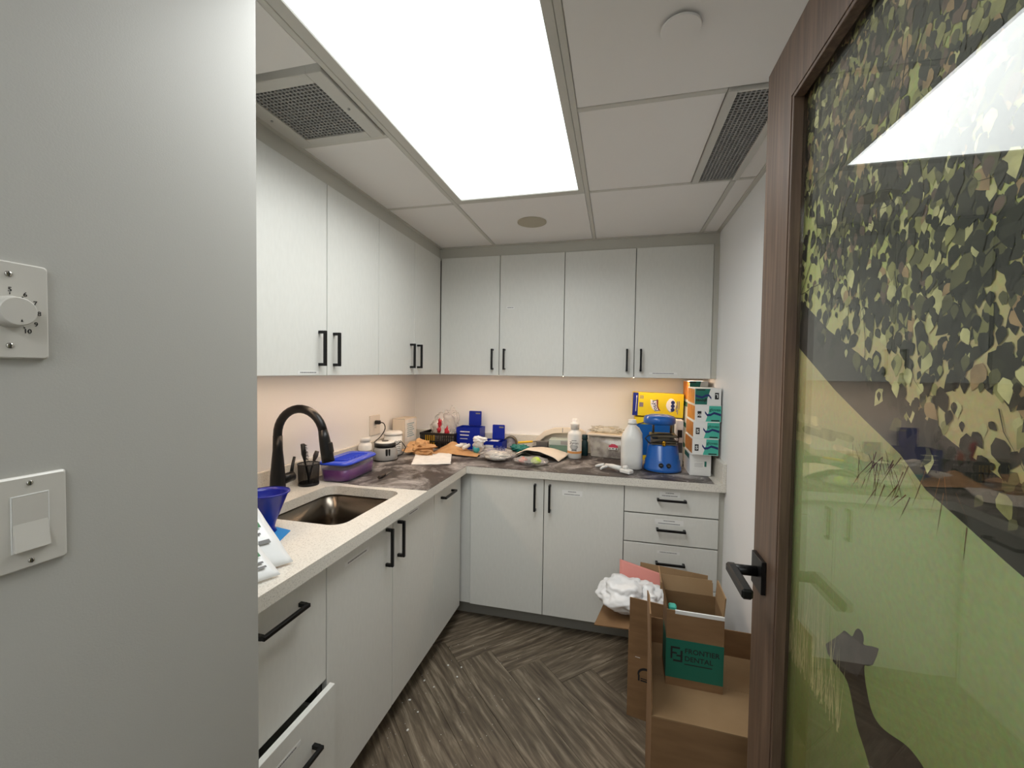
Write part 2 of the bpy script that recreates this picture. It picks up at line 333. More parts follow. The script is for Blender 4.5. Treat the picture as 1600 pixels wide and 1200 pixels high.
# ================================================================== SETTING
def build_shell():
    # floor: sub-floor with herringbone planks
    fl = thing('floor', 'grey brown oak planks laid in herringbone', None, (0, 0, 0), kind='structure')
    bm = NB(); box(bm, XW - .1, XR + .1, YF - .1, YW + .1, -.06, -.006); obj('subfloor', bm, 'kick', fl)
    W, L = .184, 1.22; s = math.sqrt(.5)
    ua, va = Vector((s, -s, 0)), Vector((s, s, 0)); o0 = Vector((-.604, 2.06, 0)) - va * W
    bm = NB(); box(bm, .0006, L - .0006, .0006, W - .0006, -.006, 0, bev=.0008); proto = obj('plank', bm, 'plank', fl)
    first = True
    xmin, xmax, ymin, ymax = XW - .02, XR + .02, YF, YW
    for k in range(-40, 40):
        for j in range(-4, 5):
            for typ in (0, 1):
                if typ == 0: u0, v0, ang = k * W + j * L, k * W - j * L, -45
                else: u0, v0, ang = k * W + L + j * L + W, k * W - L + W - j * L, 45
                p = o0 + ua * u0 + va * v0
                d = ua if typ == 0 else va; q = p + d * L
                c = (p + q) / 2
                if not (xmin - .55 < c.x < xmax + .55 and -.25 < c.y < YBB + .55): continue
                a = proto if first else proto.copy()
                if not first: COL.objects.link(a)
                first = False
                a.parent = fl; a.location = p
                a.rotation_euler = (0, 0, math.radians(ang))
    # alcove walls
    bm = NB(); box(bm, XW - .1, XW, YN - .05, YW + .1, 0, ZC + .25); struct(obj('wall_left', bm, 'wall'), 'white wall behind the sink counter')
    bm = NB(); box(bm, XW, XR, YW, YW + .1, 0, ZC + .25); struct(obj('wall_back', bm, 'wall'), 'white wall behind the back counter')
    bm = NB(); box(bm, XR, XR + .1, YF, YW + .1, 0, ZC + .25); struct(obj('wall_right', bm, 'wall'), 'plain white wall beside the open door')
    bm = NB(); box(bm, XW - .1, XN, YF, YN, 0, ZC + .25, bev=.002); struct(obj('wall_entry', bm, 'walldimmed'), 'smooth wall end with the switches, colour darkened to curb the light')
    bm = NB(); box(bm, XN, XR, YF - .1, YF, 0, ZC + .25); struct(obj('wall_front', bm, 'wall'), 'white wall behind the viewer')
    # soffit strips above the upper doors, fillers, kicks
    bm = NB(); box(bm, XW, XLU - .012, YN, YW, ZUT + .002, ZC); struct(obj('trim_1', bm, 'filler'), 'filler strip above the left wall cabinets, greyed as if shaded')
    bm = NB(); box(bm, XLU - .012, XR, YBU + .012, YW, ZUT + .002, ZC); struct(obj('trim_2', bm, 'filler'), 'filler strip above the back wall cabinets, greyed as if shaded')
    bm = NB(); box(bm, .5165, XR, YBU + .006, YW, ZUB, ZUT + .002); struct(obj('trim_3', bm, 'filler'), 'narrow filler strip between cabinet and right wall')
    bm = NB(); box(bm, .521, XR, YBB + .012, YW - .01, .002, ZCT - .002); struct(obj('trim_4', bm, 'filler'), 'narrow filler strip beside the drawer stack')
    bm = NB(); box(bm, XLB - .03, -.802, YBB + .02, YBB + .05, .10, ZCT - .002); struct(obj('trim_5', bm, 'cab'), 'corner filler strip between the two base runs')
    bm = NB(); box(bm, XLB - .10, XLB - .085, YN, YBB + .08, .0, .104); struct(obj('baseboard_left', bm, 'kick'), 'grey toe kick under the sink cabinets')
    bm = NB(); box(bm, XLB - .09, .52, YBB + .09, YBB + .105, .0, .104); struct(obj('baseboard_back', bm, 'kick'), 'grey toe kick under the back cabinets')
def build_ceiling():
    ce = thing('ceiling', 'suspended ceiling of pale tiles in a metal grid', None, (0, 0, ZC), kind='structure')
    xs = [XLU - .012, -.752, -.137, .447, XR]; ys = [-.52, .088, .675, 1.285, 1.87, YBU + .012]
    bm = NB(); box(bm, XN - .9, XR + .05, YF, YW, ZC + .16, ZC + .2); obj('slab', bm, 'ceil', ce, world=True)
    bw = .009
    for i, x in enumerate(xs[1:-1]):
        bm = NB(); box(bm, x - bw, x + bw, YF if i < 2 else 1.88, YBU + .011, ZC - .001, ZC + .03, bev=.0015); obj('grid_bar', bm, 'tbar', ce, world=True)
    for y in ys[1:-1]:
        for a, b in zip(xs, xs[1:]):
            if a == -.752 and y in (.088, 1.285): continue
            if a == -.137 and y in (.675, 1.285): continue
            if a == .447 and y < 1.5: continue
            bm = NB(); box(bm, a + bw if a != xs[0] else a, b - bw if b != XR else b, y - bw, y + bw, ZC - .0005, ZC + .03, bev=.0015); obj('grid_bar', bm, 'tbar', ce, world=True)
    bm = NB(); box(bm, -.137 + bw, .2845, 1.285 - bw, 1.285 + bw, ZC - .0005, ZC + .03, bev=.0015); obj('grid_bar', bm, 'tbar', ce, world=True)
    # perimeter angle
    for q in ((xs[0], xs[0] + .018, YN, YBU + .012), (xs[0], XR, YBU - .004, YBU + .0115), (XR - .018, XR, YF, YBU)):
        bm = NB(); box(bm, *q, ZC - .003, ZC + .004); obj('wall_angle', bm, 'tbar', ce, world=True)
    def tile(a, b, c, d):
        bm = NB(); box(bm, a + bw + .001, b - bw - .001, c + bw + .001, d - bw - .001, ZC + .001, ZC + .02, bev=.002); obj('ceiling_tile', bm, 'ceil', ce, world=True)
    Y = [YF - .01] + ys
    tile(xs[0] + .008, xs[1], 1.87, ys[-1] - .008); tile(xs[1], xs[2], 1.87, ys[-1] - .008); tile(xs[2], xs[3], 1.87, ys[-1] - .008); tile(xs[3], xs[4] - .008, 1.87, ys[-1] - .008)
    tile(xs[0] + .008, xs[1], 1.285, 1.87); tile(xs[0] + .008, xs[1], .69, .955)
    tile(xs[2], .285 + bw, 1.285, 1.87); tile(.461 - bw, XR - .008, 1.275, 1.87)
    tile(xs[2], XR - .008, .088, 1.285); tile(XN - .01, xs[2], YF, .675); tile(xs[2], XR - .008, YF, .088)
build_shell(); build_ceiling()

# ================================================================== CEILING FITTINGS
def ceiling_fittings():
    t = thing('ceiling_light', 'large glowing rectangular light panel in the ceiling', 'light', (-.44, 1.26, ZC))
    x0, x1, y0, y1 = -.742, -.147, .685, 1.86; f = .034
    bm = NB()
    for q in ((x0, x0 + f, y0, y1), (x1 - f * .75, x1, y0, y1), (x0 + f, x1 - f * .75, y0, y0 + .02), (x0 + f, x1 - f * .75, y1 - .022, y1)): box(bm, *q, ZC - .001, ZC + .02, bev=.001)
    obj('frame', bm, 'tbar', t, world=True)
    bm = NB(); box(bm, x0 + f, x1 - f * .75, y0 + .02, y1 - .022, ZC + .004, ZC + .012); obj('diffuser', bm, 'panel', t, world=True)
    def grille(label, fx0, fx1, fy0, fy1, gx0, gx1, gy0, gy1, step, cat='vent'):
        t = thing('ceiling_vent', label, cat, ((fx0 + fx1) / 2, (fy0 + fy1) / 2, ZC))
        bm = NB()
        for q in ((fx0, gx0, fy0, fy1), (gx1, fx1, fy0, fy1), (gx0, gx1, fy0, gy0), (gx0, gx1, gy1, fy1)): box(bm, *q, ZC - .008, ZC + .02, bev=.0015)
        obj('frame', bm, 'whitegl', t, world=True)
        bm = NB(); n = int((gx1 - gx0) / step); m = int((gy1 - gy0) / step)
        for i in range(1, n): x = gx0 + (gx1 - gx0) * i / n; box(bm, x - .0019, x + .0019, gy0, gy1, ZC - .004, ZC + .006)
        for j in range(1, m): y = gy0 + (gy1 - gy0) * j / m; box(bm, gx0, gx1, y - .0019, y + .0019, ZC - .0038, ZC + .0058)
        g = obj('grille', bm, 'vent', t, world=True)
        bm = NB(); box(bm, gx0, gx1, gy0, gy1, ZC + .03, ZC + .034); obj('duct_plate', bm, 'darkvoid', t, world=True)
        return t
    v = grille('square egg crate vent in a white frame above the sink cabinets', -1.095, -.765, .96, 1.268, -1.04, -.811, .998, 1.234, .0125)
    for p in ((-.79, 1.116), (-1.066, 1.116)):
        bm = NB(); lathe(bm, ((.004, -.0105), (.004, -.007)), (p[0], p[1], ZC), 10); obj('screw', bm, 'vent', v, world=True)
    grille('long narrow egg crate vent in the ceiling by the door', .286, .461, 1.279, 1.86, .311, .436, 1.29, 1.85, .0125)
    t = thing('speaker_cover', 'round beige speaker cover in the ceiling tile beyond the light', 'speaker', (-.442, 2.175, ZC))
    bm = NB(); lathe(bm, ((.072, -.0045), (.076, -.003), (.076, .003)), (0, 0, 0), 40); obj('grille', bm, mat('beige_cover', (186, 178, 158), .7), t)
    bm = NB(); lathe(bm, ((.070, -.0049), (.072, -.0045), (.072, -.004), (.070, -.0042)), n=40, cap=False); obj('rim', bm, mat('beige_rim', (180, 172, 152), .7), t)
    t = thing('sprinkler_cover', 'small round white cover plate in the ceiling near the door', 'cover', (.127, 1.028, ZC))
    bm = NB(); lathe(bm, ((.0425, -.009), (.0435, -.007), (.0435, -.004)), n=40); obj('plate', bm, 'ceil', t)
    bm = NB(); lathe(bm, ((.036, -.004), (.036, .002)), n=32); obj('stem', bm, 'vent', t)
ceiling_fittings()

# ================================================================== CABINETS
def pull(bm, c, axis, out, L=.14, so=.032, w=.011):
    """square bar pull; c = centre on the face, axis = bar direction, out = outward normal"""
    a, o = Vector(axis), Vector(out); s = a.cross(o); c = Vector(c)
    R = Matrix(((a.x, s.x, o.x, c.x), (a.y, s.y, o.y, c.y), (a.z, s.z, o.z, c.z), (0, 0, 0, 1)))
    box(bm, -L / 2, L / 2, -w / 2, w / 2, so - w, so, bev=.0012, T=R)
    for e in (-1, 1): box(bm, e * L / 2 - (w if e > 0 else 0), e * L / 2 + (w if e < 0 else 0), -w / 2, w / 2, 0, so - w, T=R)
    return bm
def sticker(parent, c, right, out, w, h, rows=1):
    r, o = Vector(right), Vector(out); u = o.cross(r); c = Vector(c)
    R = Matrix(((r.x, u.x, o.x, c.x), (r.y, u.y, o.y, c.y), (r.z, u.z, o.z, c.z), (0, 0, 0, 1)))
    bm = NB(); box(bm, -w / 2, w / 2, -h / 2, h / 2, 0, .0004, T=R)
    rnd = random.Random(int(w * 1e5) + rows)
    for k in range(rows):
        v = h * (.5 - (k + .5) / rows); x = -w * .38 if k == rows - 1 else -w * .2; end = -x
        while x < end:
            d = rnd.uniform(.002, .006); box(bm, x, min(x + d, end), v - .0022, v + .0022, .0004, .0006, 1, T=R); x += d + .0013
    obj('paper_label', bm, ['label', 'greyink'], parent, world=True)
G = .0019
def slab(name, parent, x0, x1, y0, y1, z0, z1):
    bm = NB(); box(bm, x0, x1, y0, y1, z0, z1, bev=.0012); return obj(name, bm, 'cab', parent, world=True)
def handle(parent, *a, **k):
    bm = NB(); pull(bm, *a, **k); return obj('handle', bm, 'black', parent, world=True)

def uppers():
    # left run: fronts at x = XLU facing +x
    edges = [.71, 1.069, 1.429, 1.800, 2.164, YBU - .003]
    for lab, i in (('first wall cabinet over the sink, nearest the near wall, with a printed strip label', 1), ('second wall cabinet on the sink wall, tucked into the corner', 3)):
        a, b, c = edges[i], edges[i + 1], edges[i + 2]
        if i == 1: a = 1.06
        t = thing('wall_cabinet', lab, 'cabinet', (XLU - .18, (a + c) / 2, ZUB), group='white wall cabinets')
        bm = NB(); box(bm, XW, XLU - .02, a, c if i == 1 else YW - .002, ZUB, ZUT); obj('body', bm, 'carcass_shade', t, world=True)
        d1 = slab('door', t, XLU - .0185, XLU, a + G, b - G, ZUB - .002, ZUT); d2 = slab('door', t, XLU - .0185, XLU, b + G, c - G, ZUB - .002, ZUT)
        hz = 1.54
        handle(d1, (XLU, b - .045, hz), (0, 0, 1), (1, 0, 0), L=.135); handle(d2, (XLU, b + .04, hz), (0, 0, 1), (1, 0, 0), L=.135)
        if i == 1: sticker(d1, (XLU, 1.325, 1.447), (0, 1, 0), (1, 0, 0), .11, .012)
    t = thing('wall_cabinet', 'partly hidden wall cabinet behind the near wall end, left of the strip label', 'cabinet', (XLU - .18, .88, ZUB), group='white wall cabinets')
    bm = NB(); box(bm, XW, XLU - .02, YN + .004, 1.058, ZUB, ZUT); obj('body', bm, 'carcass_shade', t, world=True)
    slab('door', t, XLU - .0185, XLU, YN + .006, 1.058, ZUB - .002, ZUT)
    # back run
    xe = [XLU + .0015, -.7099, -.307, .1034, .516]
    for lab, i in (('wall cabinet on the back wall, nearest the corner, with a tiny label on one door', 0), ('wall cabinet on the back wall, beside the right wall, above the yellow box', 2)):
        a, b, c = xe[i:i + 3]
        t = thing('wall_cabinet', lab, 'cabinet', ((a + c) / 2, YBU + .18, ZUB), group='white wall cabinets')
        bm = NB(); box(bm, a + (.0 if i else 0), c, YBU + .02, YW - .002, ZUB, ZUT); obj('body', bm, 'carcass_shade', t, world=True)
        d1 = slab('door', t, a + G, b - G, YBU, YBU + .0185, ZUB - .002, ZUT); d2 = slab('door', t, b + G, c - G, YBU, YBU + .0185, ZUB - .002, ZUT)
        handle(d1, (b - .041, YBU, 1.536), (0, 0, 1), (0, -1, 0), L=.13); handle(d2, (b + .036, YBU, 1.536), (0, 0, 1), (0, -1, 0), L=.13)
        if i == 0: sticker(d2, (-.641, YBU, 1.857), (1, 0, 0), (0, -1, 0), .05, .016)
        else: sticker(d2, (.264, YBU, 1.462), (1, 0, 0), (0, -1, 0), .15, .011)
    # warm led strips under the cabinets
    for nm, q, lab in (('led_strip', (XW + .235, XW + .255, .9, 2.6), 'warm led strip under the left wall cabinets'), ('led_strip', (-1.1, .5, YW - .26, YW - .24), 'warm led strip under the back wall cabinets')):
        t = thing('led_strip', lab, 'light', ((q[0] + q[1]) / 2, (q[2] + q[3]) / 2, ZUB), group='under cabinet strips')
        bm = NB(); box(bm, *q, ZUB - .002, ZUB - .0002); obj('housing', bm, 'whitegl', t, world=True)
        bm = NB(); box(bm, q[0] + .002, q[1] - .002, q[2] + .002, q[3] - .002, ZUB - .003, ZUB - .002); obj('diffuser', bm, 'strip', t, world=True)
def bases():
    fx = XLB
    # drawer unit by the near wall: lower drawer pulled out a little
    t = thing('drawer_cabinet', 'base drawer unit by the near wall with its lower drawer slightly open', 'cabinet', (fx - .3, .9, 0), group='white base cabinets')
    bm = NB()
    box(bm, XW + .02, fx - .02, YN + .004, YN + .022, .105, ZCT - .002); box(bm, XW + .02, fx - .02, 1.074, 1.0905, .105, ZCT - .002)
    box(bm, XW + .02, fx - .02, YN + .022, 1.074, .105, .12); obj('body', bm, 'carcass_shade', t, world=True)
    d = slab('drawer', t, fx - .0185, fx, YN + .006, 1.092 - G, .505, ZCT - .003); handle(d, (fx, .905, .80), (0, 1, 0), (1, 0, 0), L=.16)
    ox = .032
    d = slab('drawer', t, fx - .0185 + ox, fx + ox, YN + .006, 1.092 - G, .30 - .19, .498)
    bm = NB(); box(bm, fx - .4, fx - .0185 + ox, YN + .03, 1.066, .12, .135); box(bm, fx - .4, fx - .0185 + ox, YN + .03, YN + .042, .135, .44); box(bm, fx - .4, fx - .0185 + ox, 1.054, 1.066, .135, .44); obj('drawer_box', bm, 'cab', d, world=True)
    handle(d, (fx + ox, .93, .385), (0, 1, 0), (1, 0, 0), L=.14); sticker(d, (fx + ox, .88, .44), (0, 1, 0), (1, 0, 0), .13, .014)
    # sink cabinet
    t = thing('sink_cabinet', 'two door base cabinet under the sink with vertical black pulls', 'cabinet', (fx - .3, 1.485, 0), group='white base cabinets')
    bm = NB(); box(bm, XW + .02, fx - .02, 1.0925, 1.108, .105, ZCT - .002); box(bm, XW + .02, fx - .02, 1.86, 1.8765, .105, ZCT - .002); box(bm, XW + .02, fx - .02, 1.108, 1.86, .105, .12); box(bm, fx - .04, fx - .02, 1.108, 1.86, .80, ZCT - .002); obj('body', bm, 'carcass_shade', t, world=True)
    d1 = slab('door', t, fx - .0185, fx, 1.092 + G, 1.4855 - G, ZDB, ZCT - .003); d2 = slab('door', t, fx - .0185, fx, 1.4855 + G, 1.8772 - G, ZDB, ZCT - .003)
    handle(d1, (fx, 1.436, .775), (0, 0, 1), (1, 0, 0), L=.148); handle(d2, (fx, 1.526, .775), (0, 0, 1), (1, 0, 0), L=.148)
    sticker(d1, (fx, 1.25, .819), (0, 1, 0), (1, 0, 0), .14, .016); sticker(d2, (fx, 1.66, .842), (0, 1, 0), (1, 0, 0), .10, .014)
    # narrow unit to the corner
    t = thing('narrow_cabinet', 'narrow base cabinet in the inner corner with a horizontal pull', 'cabinet', (fx - .3, 2.05, 0), group='white base cabinets')
    bm = NB(); box(bm, XW + .02, fx - .02, 1.878, 2.236, .105, ZCT - .002); obj('body', bm, 'carcass_shade', t, world=True)
    d = slab('door', t, fx - .0185, fx, 1.8772 + G, 2.237, ZDB, ZCT - .003); handle(d, (fx, 2.03, .815), (0, 1, 0), (1, 0, 0), L=.15); sticker(d, (fx, 2.0, .852), (0, 1, 0), (1, 0, 0), .03, .012)
    # back run
    fy = YBB
    t = thing('base_cabinet', 'two door base cabinet on the back wall under the white bottle', 'cabinet', (-.37, fy + .3, 0), group='white base cabinets')
    bm = NB(); box(bm, -.7995, .0585, fy + .02, YW - .02, .105, ZCT - .002); obj('body', bm, 'carcass_shade', t, world=True)
    d1 = slab('door', t, -.798 + G, -.3697 - G, fy, fy + .0185, ZDB, ZCT - .003); d2 = slab('door', t, -.3697 + G, .0593 - G, fy, fy + .0185, ZDB, ZCT - .003)
    handle(d1, (-.418, fy, .766), (0, 0, 1), (0, -1, 0), L=.15); handle(d2, (-.336, fy, .768), (0, 0, 1), (0, -1, 0), L=.15)
    sticker(d2, (-.215, fy, .803), (1, 0, 0), (0, -1, 0), .11, .03, 2)
    t = thing('drawer_stack', 'four drawer base unit on the back wall beside the right wall', 'cabinet', (.29, fy + .3, 0), group='white base cabinets')
    bm = NB(); box(bm, .06, .5205, fy + .02, YW - .02, .105, ZCT - .002); obj('body', bm, 'carcass_shade', t, world=True)
    for z0, z1, hz, sz, sw, rows in ((.731, ZCT - .003, .812, .838, .10, 2), (.576, .728, .657, .693, .14, 2), (.36, .573, .482, .535, .11, 1), (ZDB, .357, .29, None, 0, 0)):
        d = slab('drawer', t, .0593 + G, .5185, fy, fy + .0185, z0 + G, z1 - G); handle(d, (.293, fy, hz), (1, 0, 0), (0, -1, 0), L=.142)
        if sz: sticker(d, (.285, fy, sz), (1, 0, 0), (0, -1, 0), sw, .028 if rows == 2 else .014, rows)
uppers(); bases()

# ================================================================== WORKTOP, SINK, FAUCET
SX0, SX1, SY0, SY1, SR = -1.295, -.918, 1.252, 1.69, .055
def worktop():
    t = thing('worktop', 'white speckled quartz worktop running around the corner', 'worktop', (-1.1, 1.5, ZCT))
    fx, fy = -.815, 2.245
    outer = [(fx, YN + .002), (fx, fy), (XR - .001, fy), (XR - .001, YW - .001), (XW + .001, YW - .001), (XW + .001, YN + .002)]
    hole = rrect((SX0 + SX1) / 2, (SY0 + SY1) / 2, SX1 - SX0, SY1 - SY0, SR, 6)
    bm = NB()
    def ring(z):
        A = [bm.verts.new((x, y, z)) for x, y in outer]; B = [bm.verts.new((x, y, z)) for x, y in hole]
        es = [bm.edges.new((v[k], v[(k + 1) % len(v)])) for v in (A, B) for k in range(len(v))]
        bmesh.ops.triangle_fill(bm, edges=es, use_beauty=True); return A, B
    A0, B0 = ring(ZCT); A1, B1 = ring(ZT)
    for p, q in ((A0, A1), (B0, B1)):
        for k in range(len(p)): bm.faces.new((p[k], p[(k + 1) % len(p)], q[(k + 1) % len(q)], q[k]))
    obj('slab', bm, 'quartz', t, world=True)
    for nm, q in (('left', (XW + .0005, XW + .02, YN + .002, YW - .0005)), ('back', (XW + .02, XR - .02, YW - .02, YW - .0005)), ('side', (XR - .02, XR - .0005, fy + .004, YW - .0005))):
        bm = NB(); box(bm, *q, ZT, 1.015 if nm != 'side' else 1.018, bev=.001); obj('backsplash', bm, 'quartz', t, world=True)
    # sink
    s = thing('kitchen_sink', 'brushed steel sink sunk into the white worktop', 'sink', ((SX0 + SX1) / 2, (SY0 + SY1) / 2, .70))
    cx, cy, W, H = (SX0 + SX1) / 2, (SY0 + SY1) / 2, SX1 - SX0 + .008, SY1 - SY0 + .008
    loops = []
    for z, ins, r in ((ZCT, -.018, SR + .02), (ZCT, 0, SR), (ZCT - .12, .004, SR), (ZCT - .165, .01, SR), (ZCT - .182, .03, SR), (ZCT - .185, .06, .04)):
        loops.append([(x, y, z) for x, y in rrect(cx, cy, W - 2 * ins, H - 2 * ins, r, 6)])
    bm = NB(); loft(bm, [[(x, y, z - .0005) for x, y, z in l] for l in loops], cap=False); bm.faces.new(list(bm.verts)[-len(loops[0]):])
    o = obj('basin', bm, 'steel', s, world=True); md = o.modifiers.new('thick', 'SOLIDIFY'); md.thickness = .0012; md.offset = -1
    bm = NB(); lathe(bm, ((.045, 0), (.045, .002), (.03, .003), (.028, -.001)), (cx, cy, ZCT - .185), 24); obj('drain', bm, 'chrome', s, world=True)
    # faucet
    f = thing('kitchen_faucet', 'matte black gooseneck faucet with pull down head behind the sink', 'faucet', (-1.385, 1.475, ZT))
    bm = NB(); lathe(bm, ((.034, 0), (.034, .006), (.031, .03), (.029, .09), (.024, .15), (.0195, .20), (.0185, .26)), n=28); obj('body', bm, 'black', f)
    R = .113; pts = [(0, 0, .25)]
    for k in range(0, 17): a = math.pi - math.pi * .93 * k / 16; pts.append((R + R * math.cos(a), 0, .265 + R * math.sin(a)))
    bm = NB(); tube(bm, pts, .0175, 16); obj('neck', bm, 'black', f)
    e = Vector(pts[-1]); dr = (e - Vector(pts[-2])).normalized(); dr = Vector((.2, 0, -.98)).normalized()
    bm = NB(); tube(bm, [e - dr * .005, e + dr * .03, e + dr * .09, e + dr * .128], [.018, .021, .024, .0245], 18); h = obj('spray_head', bm, 'black', f)
    pb = e + dr * .07 + Vector((.023, 0, .004)); bm = NB(); box(bm, -.008, .008, -.009, .009, -.022, .022, bev=.004, T=Matrix.Translation(pb) @ Matrix.Rotation(-.2, 4, 'Y')); obj('spray_button', bm, 'blackp', h)
    bm = NB(); tube(bm, [(.006, .018, .068), (.012, .07, .074)], [.021, .022], 16); lv = obj('valve', bm, 'black', f)
    bm = NB(); tube(bm, [(.012, .062, .078), (.0, .085, .12), (-.004, .10, .15)], [.008, .0065, .006], 10); obj('lever', bm, 'black', lv)
worktop()

# ================================================================== DOOR WITH PRINTED GLASS
def door():
    DX, DT = .305, .045; y0, y1, zt, zb = .095, 1.015, 2.098, .012
    t = thing('door_1', 'open walnut framed glass door with a printed tree and giraffe mural', None, (DX, y0, 0), kind='structure')
    sw, rw = .128, .12
    gy0, gy1, gz0, gz1 = y0 + sw, y1 - sw, .22, zt - rw
    for nm, q in (('stile', (y0, gy0, zb, zt)), ('stile', (gy1, y1, zb, zt)), ('rail', (gy0, gy1, gz1, zt)), ('rail', (gy0, gy1, zb, gz0))):
        bm = NB(); box(bm, DX, DX + DT, q[0], q[1], q[2], q[3]); obj(nm, bm, 'walnut', t, world=True)
    b = .007
    for q in ((gy0, gy0 + b, gz0, gz1), (gy1 - b, gy1, gz0, gz1), (gy0 + b, gy1 - b, gz0, gz0 + b), (gy0 + b, gy1 - b, gz1 - b, gz1)):
        bm = NB(); box(bm, DX + .0015, DX + .019, *q, bev=.0008); obj('glazing_bead', bm, 'walnut', t, world=True)
    bm = NB(); box(bm, DX + .0195, DX + .0245, gy0 + .001, gy1 - .001, gz0 + .001, gz1 - .001); obj('glass_pane', bm, 'glass', t, world=True)
    px = DX + .0262
    bm = NB(); box(bm, px, DX + .03, gy0 + .001, gy1 - .001, gz0 + .001, gz1 - .001); obj('mural_print', bm, 'mural', t, world=True)
    def flatpoly(bm, pts, x, mi=0):
        try: f = bm.faces.new([bm.verts.new((x, max(gy0 + .002, min(gy1 - .002, y)), max(gz0 + .002, min(gz1 - .002, z)))) for y, z in pts]); f.material_index = mi
        except ValueError: pass
    # diagonal trunk and rocks
    bm = NB()
    up_ = [(.89, 1.603), (.861, 1.587), (.777, 1.536), (.674, 1.487), (.552, 1.416), (.514, 1.397), (.43, 1.363), (.30, 1.30), (.224, 1.262)]
    lo_ = [(.89, 1.513), (.848, 1.493), (.749, 1.44), (.668, 1.403), (.592, 1.37), (.547, 1.339), (.493, 1.32), (.451, 1.304), (.427, 1.296), (.30, 1.235), (.224, 1.20)]
    flatpoly(bm, up_ + lo_[::-1], px - .0001)
    flatpoly(bm, [(.56, 1.352), (.50, 1.362), (.45, 1.352), (.38, 1.34), (.30, 1.31), (.30, 1.235), (.427, 1.296), (.493, 1.32)], px - .00012, 1)
    obj('trunk_print', bm, ['trunk', 'trunk2'], t, world=True)
    # giraffe
    g = [(.60, .93), (.624, .954), (.639, .969), (.658, .983), (.671, 1.009), (.684, 1.027), (.705, 1.028), (.723, 1.027), (.741, 1.028), (.749, 1.038), (.732, 1.055), (.703, 1.085), (.697, 1.093), (.681, 1.095), (.675, 1.096), (.67, 1.109), (.662, 1.117), (.651, 1.117), (.648, 1.109), (.651, 1.1), (.63, 1.112), (.616, 1.118), (.62, 1.105), (.627, 1.089), (.639, 1.079), (.646, 1.077), (.643, 1.059), (.633, 1.038), (.624, 1.027), (.609, 1.024), (.589, 1.03), (.562, 1.042), (.545, 1.044), (.531, 1.042), (.46, 1.02), (.40, .96), (.38, .80), (.36, .5), (.42, .5), (.46, .76), (.54, .80), (.56, .5), (.60, .5), (.61, .80)]
    for it in range(2): g = [q for a, b in zip(g, g[1:] + g[:1]) for q in ((a[0] * .75 + b[0] * .25, a[1] * .75 + b[1] * .25), (a[0] * .25 + b[0] * .75, a[1] * .25 + b[1] * .75))]
    bm = NB(); flatpoly(bm, g, px - .0001)
    flatpoly(bm, [(.741, 1.028), (.749, 1.038), (.732, 1.055), (.703, 1.085), (.681, 1.095), (.651, 1.1), (.63, 1.112), (.616, 1.118), (.62, 1.105), (.627, 1.089), (.646, 1.077), (.66, 1.05), (.70, 1.035)], px - .00012, 1)
    obj('giraffe_print', bm, ['giraffe', 'giraffe2'], t, world=True)
    # reeds and twigs
    rnd = random.Random(5); bm = NB()
    for k in range(90):
        y = rnd.uniform(.70, .885); z = .93 + rnd.uniform(0, .02); h = rnd.uniform(.05, .22); d = rnd.uniform(-.03, .03)
        flatpoly(bm, [(y, z), (y + .0022, z), (y + d + .0005, z + h)], px - .00014 - k * 4e-7, 0)
    for k in range(46):
        y = rnd.gauss(.62, .045); z = rnd.gauss(1.345, .03); a = rnd.uniform(-2.4, -.6); h = rnd.uniform(.02, .07)
        if z > 1.37: z = 1.36
        flatpoly(bm, [(y, z), (y + .0016, z + .0008), (y + h * math.cos(a), z + h * math.sin(a))], px - .0002 - k * 4e-7, 1)
    obj('grass_print', bm, ['reed', 'twig'], t, world=True)
    # rocks along the water line
    bm = NB()
    for k, (y, z, w_, h_) in enumerate(((.84, 1.385, .09, .012), (.80, 1.366, .12, .010), (.86, 1.35, .08, .012), (.74, 1.372, .10, .008), (.70, 1.352, .10, .008))):
        flatpoly(bm, [(y + w_ * .5 * math.cos(a) , z + h_ * math.sin(a) * (1 + .4 * math.cos(2 * a))) for a in [i * math.pi / 8 for i in range(16)]], px - .00016 - k * 1e-6, k % 2)
    obj('rock_print', bm, ['reed', 'lf3'], t, world=True)
    # foliage: leaves hanging over the upper half
    bm = NB(); n = 0
    def edge(y):      # lower limit of the leaf mass
        for (a, za), (c, zc) in zip(up_, up_[1:]):
            if c <= y <= a: return za + (zc - za) * (a - y) / (a - c)
        return 1.3
    def leaf(y, z, s, a, mi, x):
        pts = []
        for u, v in ((0, 0), (.18, .26), (.42, .34), (.7, .2), (1, 0), (.7, -.2), (.42, -.34), (.18, -.26)):
            pts.append((y + s * (u * math.cos(a) - v * math.sin(a)), z + s * (u * math.sin(a) + v * math.cos(a))))
        flatpoly(bm, pts, x, mi)
    N = 5600
    for k in range(N):
        y = rnd.uniform(gy0, gy1); e = edge(y)
        z = e - .03 + (gz1 - e + .05) * rnd.random() ** .85
        hgt = (z - e) / max(.05, gz1 - e)
        gap = noise.noise(Vector((y * 7, z * 7, 3.3)))
        if y > .80 and hgt < .5 and rnd.random() < .8: continue
        if hgt < .12 and rnd.random() < .45 + 1.2 * gap: continue
        s = rnd.choice((rnd.uniform(.010, .02), rnd.uniform(.016, .031))); a = -math.pi / 2 + rnd.gauss(0, .45)
        dark = noise.noise(Vector((y * 5 + 9, z * 6, 1.7)))
        wgt = [.50 + .5 * dark, .34, .12, .10 - .15 * dark, .10 - .1 * dark, .03, .04] if hgt > .1 else [.45, .25, .1, .1, .08, .02, .0]
        if hgt > .55: wgt = [.32, .26, .18, .10, .05, .09, .10]
        wgt = [max(.005, v) for v in wgt]
        mi = rnd.choices(range(7), wgt)[0]
        leaf(y, z, s, a, mi, px - .0003 - k * 1.4e-7); n += 1
